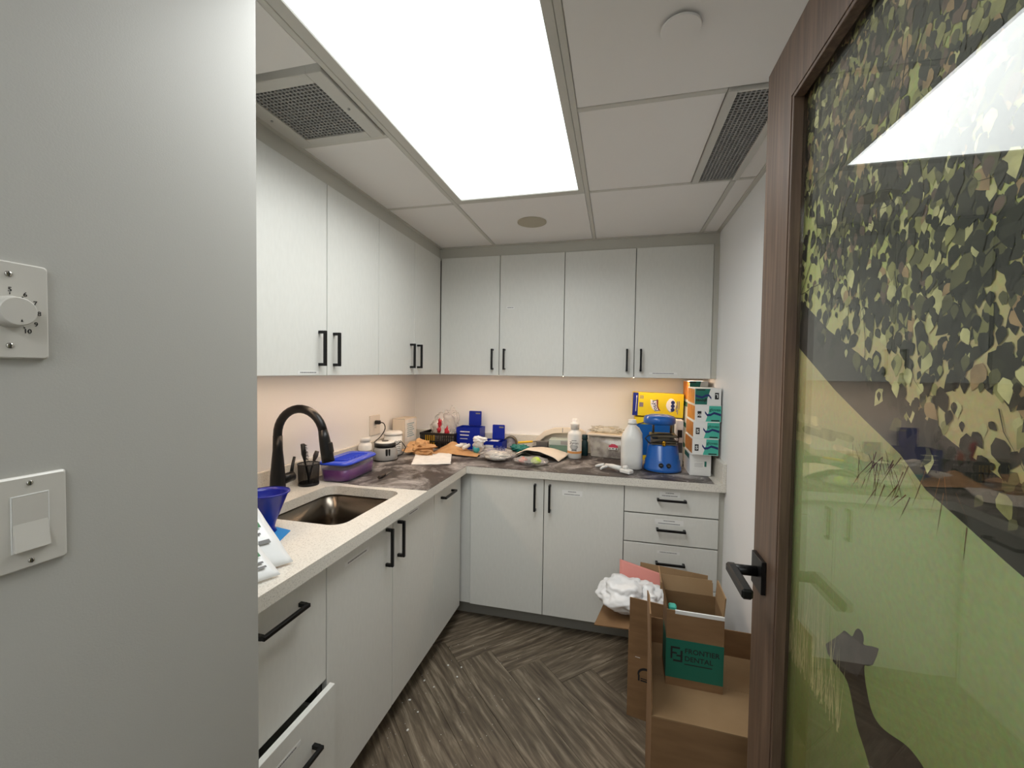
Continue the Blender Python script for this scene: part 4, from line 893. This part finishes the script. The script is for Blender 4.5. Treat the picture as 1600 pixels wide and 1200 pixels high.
    bm = NB(); lathe(bm, ((.020, 0), (.022, .003), (.022, .085), (.016, .10), (.016, .105)), n=20); obj('body', bm, 'darkteal', t)
    bm = NB(); lathe(bm, ((.018, .1055), (.019, .108), (.019, .135), (.016, .138)), n=20); obj('cap', bm, 'darkteal', t)
    # plaster bin
    t = thing('plaster_bin', 'clear plastic bin of grey plaster powder with a pink label', 'bin', (-.027, 2.770, ZM), rz=-10)
    W, D, H = .26, .13, .142
    def rr(w_, d_, r, z): return [(x, y, z) for x, y in rrect(0, 0, w_, d_, r, 4)]
    bm = NB(); loft(bm, [rr(W - .03, D - .03, .012, 0), rr(W - .028, D - .028, .013, .003), rr(W, D, .015, H)], cap=True); obj('tub', bm, 'clearlid', t)
    bm = NB(); loft(bm, [rr(W - .036, D - .036, .012, .003), rr(W - .008, D - .008, .014, H - .016)], cap=True, smooth=False); obj('powder', bm, 'plaster', t)
    bm = NB(); loft(bm, [rr(W + .012, D + .012, .018, H), rr(W + .012, D + .012, .018, H + .009), rr(W - .01, D - .01, .015, H + .011)], smooth=False); obj('rim', bm, 'cream', t)
    bm = NB(); blob(bm, (-.02, 0, H + .03), (.10, .05, .022), .4, 2.4, 4, 61, flat=.1, ridge=.6); obj('crumpled_wrap', bm, 'clearlid', t)
    T = Matrix.Translation((.035, -D / 2 - .0005 + .0045, .075)) @ Matrix.Rotation(math.radians(-5), 4, 'X')
    bm = NB(); prism(bm, [(-.028, -.002), (.028, -.002), (.028, .012), (.018, .014), (.010, .02), (-.012, .02), (-.018, .013), (-.028, .012)], -.004, -.0034, 'y', T=T); lb = obj('pink_label', bm, mat('pink_label', (200, 60, 88), .5), t)
    bm = NB(); box(bm, -.028, .028, -.004, -.0034, -.016, -.003, T=T); obj('white_label', bm, 'label', t)
    bm = NB(); lathe(bm, ((.0045, 0), (.0045, .0008)), n=14, T=T @ Matrix.Translation((-.02, -.0038, -.0095)) @ Matrix.Rotation(math.pi / 2, 4, 'X')); lathe(bm, ((.0055, 0), (.0055, .0008)), n=14, T=T @ Matrix.Translation((.019, -.0038, -.0095)) @ Matrix.Rotation(math.pi / 2, 4, 'X')); box(bm, -.01, .008, -.0045, -.004, -.012, -.006, T=T); obj('label_symbols', bm, 'greyd', t)
    # jug
    t = thing('white_jug', 'large white plastic jug beside the blue machine', 'jug', (.100, 2.49, ZM))
    def sq(w_, r, z): return [(x, y, z) for x, y in rrect(0, 0, w_, w_, r, 6)]
    bm = NB(); loft(bm, [sq(.108, .035, 0), sq(.118, .04, .006), sq(.120, .04, .06), sq(.120, .04, .15), sq(.118, .044, .172), sq(.104, .046, .196), sq(.076, .037, .222), sq(.050, .0248, .243), sq(.044, .0218, .252)]); obj('body', bm, 'white', t)
    bm = NB(); lathe(bm, ((.025, .2525), (.025, .263), (.022, .266), (.022, .276), (.019, .279)), n=26); obj('cap', bm, 'white', t)
    bm = NB(); tube(bm, [(.018, .012, .238), (.034, .02, .224), (.05, .022, .195), (.052, .02, .165)], [.008, .009, .009, .008], 10); obj('grip', bm, 'white', t)
    # dispensing gun
    t = thing('dispensing_gun', 'white plastic mixing gun lying on the mat before the jug', 'gun', (.02, 2.372, ZM), rz=-38)
    bm = NB(); tube(bm, [(-.08, 0, .022), (-.03, 0, .022), (.03, 0, .02)], [.008, .014, .014], 12); obj('barrel', bm, 'white', t)
    bm = NB(); box(bm, .03, .095, -.022, .022, .002, .024, bev=.005); obj('cartridge_holder', bm, 'white', t)
    bm = NB(); tube(bm, [(-.06, -.004, .018), (-.075, -.03, .012), (-.07, -.055, .009)], [.007, .008, .006], 10); obj('trigger', bm, 'white', t)
    bm = NB(); tube(bm, [(-.09, .0, .02), (-.12, -.012, .012), (-.13, -.03, .008)], [.010, .009, .006], 10); obj('grip', bm, 'white', t)
    bm = NB(); lathe(bm, ((.014, 0), (.015, .01), (.011, .016)), (.05, .006, .024), 18); obj('knob', bm, 'white', t)
    bm = NB(); tube(bm, [(-.05, .02, .018), (.02, .045, .02), (-.12, .075, .004)][0:2] + [(.05, .03, .012)], .003, 8); obj('plunger_rod', bm, 'white', t)
    # blue machine
    t = thing('forming_machine', 'round blue bench machine with two black dials and a brass valve', 'machine', (.268, 2.487, ZM))
    bm = NB(); lathe(bm, ((.098, .0), (.101, .004), (.101, .022), (.095, .028), (.094, .060), (.089, .066), (.080, .145), (.074, .150)), n=40); bs = obj('base', bm, 'machblue', t)
    bm = NB(); lathe(bm, ((.1005, .0), (.103, .001), (.103, .005), (.1005, .006)), n=40, cap=False); obj('foot', bm, 'blackp', t)
    for a in (-100, -76):
        ar = math.radians(a); T = Matrix.Rotation(ar, 4, 'Z') @ Matrix.Translation((.093, 0, .044)) @ Matrix.Rotation(math.pi / 2, 4, 'Y')
        bm = NB(); lathe(bm, ((.0125, 0), (.0125, .006), (.010, .008)), n=20, T=T); k = obj('dial', bm, 'blackp', t)
        bm = NB(); box(bm, -.0012, .0012, -.006, .006, .008, .0088, T=T); obj('dial_mark', bm, 'greyink', k)
    bm = NB(); box(bm, -.066, .066, -.066, .05, .150, .158, bev=.002); box(bm, -.064, .064, -.058, .05, .160, .180, bev=.003); box(bm, -.072, .07, -.05, .05, .190, .206, bev=.004); box(bm, -.03, .03, -.03, .04, .158, .19); obj('clamp_plates', bm, 'gunmetal', t)
    bm = NB(); lathe(bm, ((.009, 0), (.011, .008), (.008, .016), (.011, .020), (.010, .028), (.004, .031)), n=16, T=Matrix.Translation((-.002, -.072, .146))); obj('brass_valve', bm, 'brass', t)
    bm = NB(); P = [(-.075, -.05, .155), (-.02, -.078, .176), (.03, -.078, .178), (.072, -.06, .172), (.08, -.03, .19), (.03, -.05, .212), (-.03, -.055, .21), (-.082, -.045, .198), (-.098, -.04, .18), (-.075, -.05, .155)]; tube(bm, P, .0042, 8); obj('wire_handle', bm, 'blackp', t)
    bm = NB(); lathe(bm, ((.006, .205), (.006, .275)), (-.05, .03, 0), 12); lathe(bm, ((.006, .205), (.006, .275)), (.045, .03, 0), 12); obj('post', bm, 'gunmetal', t)
    bm = NB(); lathe(bm, ((.078, .262), (.086, .27), (.086, .29), (.078, .305), (.05, .314), (.02, .316)), (-.022, -.01, 0), 36); obj('dome', bm, 'machblue', t)
    # yellow boxes
    t = thing('yellow_box', 'yellow and blue box standing behind the blue machine', 'box', (.245, 2.80, ZM))
    bm = NB(); box(bm, -.12, .10, -.055, .06, 0, .27, bev=.001); obj('carton', bm, 'yellow', t)
    bm = NB(); box(bm, -.1203, .1003, -.0555, -.055, .03, .225); obj('blue_panel', bm, 'machblue', t)
    bm = NB(); tube(bm, [(-.10, -.056, .225), (-.04, -.056, .243), (.03, -.056, .243), (.09, -.056, .232)], .003, 6); obj('arc_print', bm, 'navyink', t)
    t = thing('wipes_box', 'bright yellow carton with a dark blue end lying on top of another box', 'box', (.258, 2.80, ZM + .272))
    t.rotation_euler = (0, math.radians(1.5), math.radians(0))
    W, D, H = .30, .12, .150; bm = NB(); box(bm, -W / 2, W / 2, -D / 2, D / 2, 0.004, H, bev=.001); obj('carton', bm, 'yellow', t)
    fy = -D / 2 - .0004
    bm = NB(); box(bm, -W / 2 - .0004, -W / 2 + .032, fy, fy + .001, .004, H - .002); obj('blue_end', bm, mat('deep_blue_print', (14, 34, 130), .45), t)
    bm = NB(); tube(bm, [(-W / 2 + .020, fy, .03), (-W / 2 + .021, fy, .06), (-W / 2 + .022, fy, .11), (-W / 2 + .023, fy, .13)], [.003, .0015, .0015, .0035], 8); obj('white_stroke', bm, 'label', t)
    bm = NB(); prism(bm, [(-.045, .11), (-.02, .102), (-.01, .108), (.0, .06), (.012, .04), (-.01, .036), (-.03, .05), (-.042, .075)], fy - .0004, fy, 'y'); lg = obj('logo_patch', bm, 'label', t)
    bm = NB(); prism(bm, [(-.008, .112), (.002, .108), (.002, .07), (.010, .05), (.02, .042), (.006, .042), (-.004, .062), (-.008, .09)], fy - .0007, fy - .0004, 'y'); obj('red_swash', bm, mat('maroon', (120, 50, 48), .5), lg)
    text('Lysol', .034, 'navyink', lg, (-.032, fy - .0009, .104), (.22, 0, -1), (1, 0, .22), bold=.0006)
    bm = NB(); blob(bm, (.078, fy, .078), (.028, .0008, .042), .1, 2, 3, 71); hl = obj('halo', bm, 'label', t)
    for k, z in enumerate((.052, .074, .096)):
        bm = NB(); lathe(bm, ((.0115, 0), (.0115, .0006)), n=20, T=Matrix.Translation((.088, fy - .0007, z)) @ Matrix.Rotation(math.pi / 2, 4, 'X')); obj('blue_disc', bm, 'navyink', hl)
    bm = NB()
    for x, z0, z1 in ((.112, .09, .11), (.122, .085, .112), (.115, .055, .06), (.108, .068, .085)): box(bm, x, x + .005, fy - .0003, fy, z0 - .03, z1 - .005)
    for z in (.112, .119, .126): box(bm, -W / 2 + .042, -W / 2 + .064, fy - .0003, fy, z, z + .004)
    box(bm, -W / 2 + .040, -W / 2 + .064, fy - .0003, fy, .06, .088); obj('small_print', bm, mat('mauve_ink', (130, 118, 128), .5), t)
    # slim white box
    t = thing('slim_carton', 'slim white carton with a black square between yellow box and gloves', 'box', (.374, 2.655, ZM))
    bm = NB(); box(bm, -.019, .019, -.045, .045, 0, .27, bev=.001); obj('carton', bm, 'label', t)
    bm = NB(); box(bm, -.012, .014, -.0455, -.045, .17, .215); obj('black_square', bm, 'ink', t)
    bm = NB(); box(bm, -.012, .016, -.0455, -.045, .08, .14); obj('dark_panel', bm, 'greyd', t)
def glove_boxes():
    def build(label, loc, W, D, H, rz, style, group='glove boxes stacked by the right wall'):
        t = thing('glove_box', label, 'box', loc, rz=rz, group=group)
        bm = NB(); box(bm, -W / 2, W / 2, -D / 2, D / 2, 0, H, bev=.0008); obj('carton', bm, 'label', t)
        fy, sx = -D / 2 - .0003, -W / 2 - .0003
        if style == 'plain':
            bm = NB(); box(bm, -.032, .028, fy, fy + .0005, H * .66, H * .665); box(bm, -.032, .018, fy, fy + .0005, H * .3, H * .302)
            for k in range(4): box(bm, -.03, .012, fy, fy + .0005, H * (.40 + .05 * k), H * (.41 + .05 * k))
            obj('print_lines', bm, 'greyink', t)
            bm = NB(); box(bm, .020, .030, fy - .0002, fy + .0005, H * .42, H * .66); box(bm, sx, sx + .0005, -D / 2 + .03, D / 2 - .02, H * .7, H * .92); obj('green_panel', bm, 'dteal', t)
            return t
        bm = NB(); box(bm, sx, sx + .0005, -D / 2 + .008, D / 2 - .008, .006, H - .006); obj('orange_side', bm, 'orange', t)
        flip = style in ('L',); s = -1 if flip else 1; cm = 'dteal' if flip else 'teal'
        cz = H / 2
        def P(pts): return [(s * x, cz + s * z) for x, z in pts]
        bm = NB(); prism(bm, P([(-.012, -H / 2 + .002), (W / 2 - .001, -H / 2 + .002), (W / 2 - .001, H / 2 - .003), (.004, H / 2 - .003), (.003, .01), (-.004, -.015)]), fy, fy + .0005, 'y'); obj('teal_panel', bm, cm, t)
        bm = NB(); ps = [(-.016, .012), (-.004, -.004), (.012, -.002), (.028, .008), (.044, .004), (W / 2 - .001, -.002)]
        prism(bm, P([(x, z + .002) for x, z in ps] + [(x, z - .010) for x, z in ps[::-1]]), fy - .0003, fy, 'y'); obj('wave_print', bm, 'navyink', t)
        bm = NB(); prism(bm, P([(x, z) for x, z in ((-.052, -.022), (-.033, -.022), (-.033, .012), (-.052, .012))]), fy - .0003, fy, 'y'); sq = obj('size_square', bm, 'ink', t)
        r, u = (s, 0, 0), (0, 0, s)
        text({'L': 'L', 'S': 'S', 'XS': 'XS'}[style], .026 if style != 'XS' else .017, 'label', sq, (s * -.0425, fy - .0005, cz + s * -.014), r, u, align='CENTER', bold=.0006)
        text('gloves', .0215, 'dteal' if not flip else 'ink', t, (s * .032, fy - .0004, cz + s * .014), r, u, align='CENTER', bold=.0006)
        bm = NB(); prism(bm, P([(.015, -H / 2 + .005), (.055, -H / 2 + .005), (.055, -H / 2 + .011), (.015, -H / 2 + .011)]), fy - .0003, fy, 'y'); obj('small_print', bm, 'ink', t)
        return t
    z = ZM; build('plain white carton at the bottom of the front glove box stack', (.452, 2.503, z), .105, .20, .118, 0, 'plain'); z += .1185
    for lab, st, dx, rz in (('teal glove box marked S, lowest of the teal ones', 'S', .0, 0), ('teal glove box marked S, second from the bottom of the teal ones', 'S', .003, 0), ('teal glove box marked XS, under the topmost box', 'XS', .008, .5), ('dark teal glove box turned upside down on top of the stack', 'L', .007, -.5)):
        build(lab, (.4665 + dx, 2.482, z), .127, .235, .0875, rz, st); z += .088
    z = ZM
    for k, H in enumerate((.128, .128, .128, .118)):
        build(('lowest', 'second', 'third', 'topmost')[k] + ' glove box of the hidden stack against the back wall', (.472, 2.735, z), .10, .235, H, 0, 'plain' if k < 3 else 'L', 'glove boxes against the back wall'); z += H + .0005
def front_counter():
    # mixing bowl funnel, card and pouches by the near wall
    t = thing('blue_funnel', 'dark blue plastic funnel standing upright near the sink', 'funnel', (-1.115, 1.14, ZT))
    bm = NB(); lathe(bm, ((.026, 0), (.03, .004), (.024, .02), (.028, .035), (.062, .124), (.066, .130), (.068, .135), (.065, .135), (.060, .124), (.026, .037)), n=40); obj('cone', bm, 'navy', t)
    bm = NB(); lathe(bm, ((.0675, .131), (.0695, .1325), (.0695, .1365), (.067, .137)), n=40, cap=False); obj('rim', bm, 'navy', t)
    bm = NB(); prism(bm, [(-1.15, 1.19), (-1.05, 1.172), (-1.015, 1.085), (-1.08, 1.05)], ZT + .0003, ZT + .0025); tag(obj('blue_card', bm, 'skyblue'), 'bright blue card lying under the funnel and pouches', 'card')
    def pouch(label, A, B, C, th, seed, marks):
        # A,B = foot corners on the worktop (right, left), C = upper right corner; leaning
        A, B, C = Vector(A), Vector(B), Vector(C); u = B - A; v = C - A; n = u.cross(v).normalized(); n = -n if n.y > 0 or n.x < 0 else n
        t = thing('sealed_pouch', label, 'pouch', A, group='sealed pouches by the near wall'); nx, ny = 14, 18; R = []
        bm = NB(); T_, B_ = [], []
        for i in range(nx + 1):
            r1, r2 = [], []
            for j in range(ny + 1):
                a, b = i / nx, j / ny; p = u * a + v * b; pf = (math.sin(math.pi * a) * math.sin(math.pi * b)) ** .35
                w_ = .0025 * noise.noise(Vector((a * 5 + seed, b * 5, 1)))
                r1.append(bm.verts.new(p + n * (th * pf * .5 + .001 + w_))); r2.append(bm.verts.new(p - n * (th * pf * .5) + n * w_))
            T_.append(r1); B_.append(r2)
        for i in range(nx):
            for j in range(ny):
                bm.faces.new((T_[i][j], T_[i + 1][j], T_[i + 1][j + 1], T_[i][j + 1])); bm.faces.new((B_[i][j], B_[i][j + 1], B_[i + 1][j + 1], B_[i + 1][j]))
        rim = [(i, 0) for i in range(nx + 1)] + [(nx, j) for j in range(1, ny + 1)] + [(i, ny) for i in range(nx - 1, -1, -1)] + [(0, j) for j in range(ny - 1, 0, -1)]
        for a, b in zip(rim, rim[1:] + rim[:1]): bm.faces.new((T_[b[0]][b[1]], T_[a[0]][a[1]], B_[a[0]][a[1]], B_[b[0]][b[1]]))
        for f in bm.faces: f.smooth = True
        obj('sachet', bm, 'pouch', t)
        for k, (a0, a1, b0, b1, m) in enumerate(marks):
            bm = NB(); q = [u * a + v * b + n * (th * .5 + .004) for a, b in ((a0, b0), (a1, b0), (a1, b1), (a0, b1))]
            vs = [bm.verts.new(p) for p in q] + [bm.verts.new(p - n * .0012) for p in q]
            for f in ((0, 1, 2, 3), (7, 6, 5, 4), (0, 4, 5, 1), (1, 5, 6, 2), (2, 6, 7, 3), (3, 7, 4, 0)): bm.faces.new([vs[i] for i in f])
            obj('printed_mark', bm, m, t)
    pouch('white sealed pouch with green print, rear one leaning by the near wall', (-.865, .975, ZT + .006), (-.985, .74, ZT + .006), (-1.065, 1.0, ZT + .20), .02, 1, ((.10, .24, .44, .50, 'green'), (.10, .24, .52, .58, 'green'), (.12, .18, .66, .68, 'greyink'), (.12, .18, .72, .74, 'greyink'), (.10, .18, .80, .85, 'green'), (.10, .2, .25, .29, 'greyink'), (.14, .20, .36, .38, 'greyink')))
    pouch('white sealed pouch with green print, front one lying lower by the near wall', (-.842, .905, ZT + .006), (-.93, .715, ZT + .006), (-.975, .915, ZT + .12), .016, 4, ((.08, .34, .36, .66, 'green'), (.10, .4, .16, .19, 'greyink'), (.10, .4, .24, .27, 'greyink')))
counter_mat(); outlet_and_plug(); warmer(); left_counter(); back_counter(); glove_boxes(); front_counter()

# ================================================================== CARDBOARD BOXES ON THE FLOOR
def panel(name, parent, o, u, v, th, m='kraft'):
    """cardboard sheet: corner o, edge vectors u and v, thickness along u x v"""
    o, u, v = Vector(o), Vector(u), Vector(v); n = u.cross(v).normalized() * th
    bm = NB(); q = [o, o + u, o + u + v, o + v]; vs = [bm.verts.new(p) for p in q] + [bm.verts.new(p + n) for p in q]
    for f in ((3, 2, 1, 0), (4, 5, 6, 7), (0, 1, 5, 4), (1, 2, 6, 5), (2, 3, 7, 6), (3, 0, 4, 7)): bm.faces.new([vs[i] for i in f])
    mi = [0] * 6
    for i, f in enumerate(bm.faces): f.material_index = 1 if i == 1 else 0
    return obj(name, bm, [m, 'kraftin'], parent)
def fl(L, a): return (L * math.sin(math.radians(a)), L * math.cos(math.radians(a)))   # outward, up
def boxes():
    th = .004
    # tall box at the back
    W, D, H = .30, .29, .367
    t = thing('cardboard_box', 'tall open cardboard box with a white bag on its left flap', 'box', (.077, 1.816, .0), rz=-11.5, group='cardboard boxes on the floor')
    t.location.z = .001
    bm = NB(); box(bm, .001, W - .001, .001, D - .001, 0, th); obj('bottom', bm, 'kraftin', t)
    bm = NB(); box(bm, 0, W, 0, th, 0, H); obj('side_panel', bm, 'kraft', t)
    bm = NB(); box(bm, 0, W, D - th, D, 0, H); obj('side_panel', bm, 'kraft', t)
    bm = NB(); box(bm, 0, th, th, D - th, 0, H); obj('side_panel', bm, 'kraft', t)
    bm = NB(); box(bm, W - th, W, th, D - th, 0, H); obj('side_panel', bm, 'kraft', t)
    def flap(x0, x1, y0, y1, L, T, m='kraft'): bm = NB(); box(bm, x0, x1, y0, y1, 0, L, T=T); return obj('flap', bm, m, t)
    R = Matrix.Rotation
    flap(.004, W - .004, 0, th, .15, Matrix.Translation((0, 0, H)) @ R(math.radians(4), 4, 'X'))
    bf = flap(.0, W, -th, 0, .168, Matrix.Translation((0, D, H)) @ R(math.radians(-8), 4, 'X'), 'kraftin')
    bm = NB(); box(bm, W * .52, W * .522, -th - .0006, -th, 0, .166, T=Matrix.Translation((0, D, H)) @ R(math.radians(-8), 4, 'X')); obj('crease', bm, 'kraft', bf)
    flap(0, th, .004, D - .004, .15, Matrix.Translation((0, 0, H)) @ R(math.radians(-98), 4, 'Y'))
    flap(-th, 0, .004, D - .004, .15, Matrix.Translation((W, 0, H)) @ R(math.radians(8), 4, 'Y'))
    # printed swoosh mark on the front
    bm = NB(); a = [(.075 + .034 * math.cos(k), .195 + .030 * math.sin(k)) for k in [math.radians(d) for d in range(60, 200, 10)]]; b = [(.075 + .027 * math.cos(k), .193 + .022 * math.sin(k)) for k in [math.radians(d) for d in range(190, 50, -10)]]
    prism(bm, a + b, -.0006, 0, 'y'); box(bm, .043, .050, -.0006, 0, .165, .19); box(bm, .054, .10, -.0006, 0, .165, .171); box(bm, .054, .10, -.0006, 0, .175, .179); obj('printed_mark', bm, 'ink', t)
    bm = NB(); box(bm, .03, .05, -.0005, 0, .262, .264); obj('tape_scrap', bm, 'label', t)
    # bag on the flap
    t = thing('white_plastic_bag', 'crumpled white plastic bag lying on the tall box', 'bag', (.06, 1.965, .372))
    bm = NB(); blob(bm, (0, 0, .075), (.112, .10, .072), .22, 1.5, 5, 81, flat=.05, ridge=.10); obj('bag_body', bm, 'bagwhite', t)
    bm = NB(); blob(bm, (.10, .005, .075), (.085, .085, .055), .22, 1.7, 5, 82, ridge=.10); obj('bag_end', bm, 'bagwhite', t)
    bm = NB(); sheet(bm, 1, 1, 10, 10, lambda u, v: (-.02 + .2 * u, .085 + .02 * v, .10 + .075 * v - .05 * u), th=.001); tag(obj('pink_paper', bm, 'pink', loc=(.06, 1.99, .375)), 'pink paper sheet tucked behind the white bag', 'paper')
    # big box in front
    W, D, H = .40, .36, .45
    t = thing('cardboard_box', 'large cardboard box in front, closed top carrying the small teal box', 'box', (.1245, 1.268, .001), rz=-2.5, group='cardboard boxes on the floor')
    for q in ((0, W, 0, th), (0, W, D - th, D), (0, th, th, D - th), (W - th, W, th, D - th)):
        bm = NB(); box(bm, *q, 0, H); obj('side_panel', bm, 'kraft', t)
    bm = NB(); box(bm, .001, W - .001, .001, D - .001, 0, th); obj('bottom', bm, 'kraftin', t)
    bm = NB(); box(bm, .0, W, .0, D * .5, H, H + th); obj('flap', bm, 'kraftin', t)
    bm = NB(); box(bm, .0, W, D * .5 + .001, D - .002, H, H + th); obj('flap', bm, 'kraftin', t)
    def flap(x0, x1, y0, y1, L, T, m='kraft'): bm = NB(); box(bm, x0, x1, y0, y1, 0, L, T=T); return obj('flap', bm, m, t)
    bm = NB(); prism(bm, [(.0, 0), (D, 0), (D - .01, .20), (.12, .30), (.012, .30)], 0, th, 'x', T=Matrix.Translation((-.001, 0, H)) @ R(math.radians(-2), 4, 'Y')); obj('flap', bm, 'kraft', t)
    bm = NB(); prism(bm, [(.0, 0), (D, 0), (D - .01, .20), (.05, .24), (.012, .2)], -th, 0, 'x', T=Matrix.Translation((W, 0, H)) @ R(math.radians(-1), 4, 'Y')); obj('flap', bm, 'kraft', t)
    bm = NB(); box(bm, .006, W - .006, -th, 0, 0, .09, T=Matrix.Translation((0, D, H + th)) @ R(math.radians(-4), 4, 'X')); obj('flap', bm, 'kraft', t)
    # small box on top
    W, D, H = .17, .13, .245
    t = thing('cardboard_box', 'small open cardboard box with a printed teal band, on the large box', 'box', (.178, 1.412, .4555), rz=-1.5, group='cardboard boxes on the floor')
    for q in ((0, W, 0, th), (0, W, D - th, D), (0, th, th, D - th), (W - th, W, th, D - th)):
        bm = NB(); box(bm, *q, 0, H); obj('side_panel', bm, 'kraft', t)
    bm = NB(); box(bm, .001, W - .001, .001, D - .001, 0, th); obj('bottom', bm, 'kraftin', t)
    bm = NB(); box(bm, -.0004, W + .0004, -.0006, D * .8, .026, .152)
    for v in bm.verts: pass
    bd = obj('teal_band', bm, 'tealband', t)
    fy = -.0008
    text('FRONTIER', .0222, 'ink', bd, (.056, fy, .112), (1, 0, 0), (0, 0, 1), bold=.0003)
    text('DENTAL', .0222, 'ink', bd, (.056, fy, .087), (1, 0, 0), (0, 0, 1), bold=.0003)
    bm = NB(); box(bm, .056, .138, fy - .0002, fy + .0001, .0745, .0775); obj('web_line', bm, 'ink', bd)
    bm = NB()
    for q in ((.014, .0195, .088, .128), (.0195, .042, .122, .128), (.0195, .033, .105, .110), (.044, .050, .080, .118), (.022, .044, .080, .086), (.032, .044, .0975, .1025)): box(bm, q[0], q[1], fy - .0003, fy + .0001, q[2], q[3])
    obj('logo', bm, 'ink', bd)
    def flap(x0, x1, y0, y1, L, T, m='kraft'): bm = NB(); box(bm, x0, x1, y0, y1, 0, L, T=T); return obj('flap', bm, m, t)
    flap(-.012, W - .012, -th, 0, .05, Matrix.Translation((0, D, H)) @ R(math.radians(-18), 4, 'X'), 'kraftin')
    flap(-th, 0, .004, D - .004, .06, Matrix.Translation((W, 0, H)) @ R(math.radians(4), 4, 'Y'), 'kraftin')
    flap(0, th, .004, D - .004, .085, Matrix.Translation((0, 0, H)) @ R(math.radians(-14), 4, 'Y'))
    bm = NB(); box(bm, .025, W, -.0008, .005, H - .010, H + .001); tp = obj('tape', bm, 'label', t)
    bm = NB(); box(bm, .006, .03, .006, .03, .05, H + .01, bev=.004); obj('teal_packing', bm, 'teal', t)
boxes()
# plaster crumbs on the planks
bm = NB(); rnd = random.Random(9)
for x, y in ((-.775, 1.897), (-.706, 1.901), (-.703, 1.835), (-.842, 1.772), (-.782, 1.747), (-.854, 1.65), (-.789, 1.599), (-.788, 1.507), (-.301, 1.802)):
    blob(bm, (x, y, .002), (rnd.uniform(.004, .008), rnd.uniform(.004, .007), .0025), .4, 2, 1, rnd.randint(0, 99))
for k in range(70): blob(bm, (rnd.uniform(-.88, -.4), rnd.uniform(1.3, 2.1), .0008), (rnd.uniform(.0008, .002),) * 2 + (.0012,), .3, 2, 0 + 1, k)
o = obj('plaster_crumbs', bm, 'crumb'); o['kind'] = 'stuff'; tag(o, 'white plaster crumbs scattered on the plank floor', 'crumbs')
# unseen fill panel added behind the viewer to lift the general light
t = thing('fill_light', 'added square fill light behind the viewer, out of view', 'light', (-.1, -.72, ZC))
bm = NB(); box(bm, -.31, .31, -.31, .31, -.012, 0, bev=.002); obj('housing', bm, 'white', t)
bm = NB(); box(bm, -.29, .29, -.29, .29, -.0135, -.0122); obj('diffuser', bm, emit('fill_glow', (.955, .99, 1, 1), FILL), t)
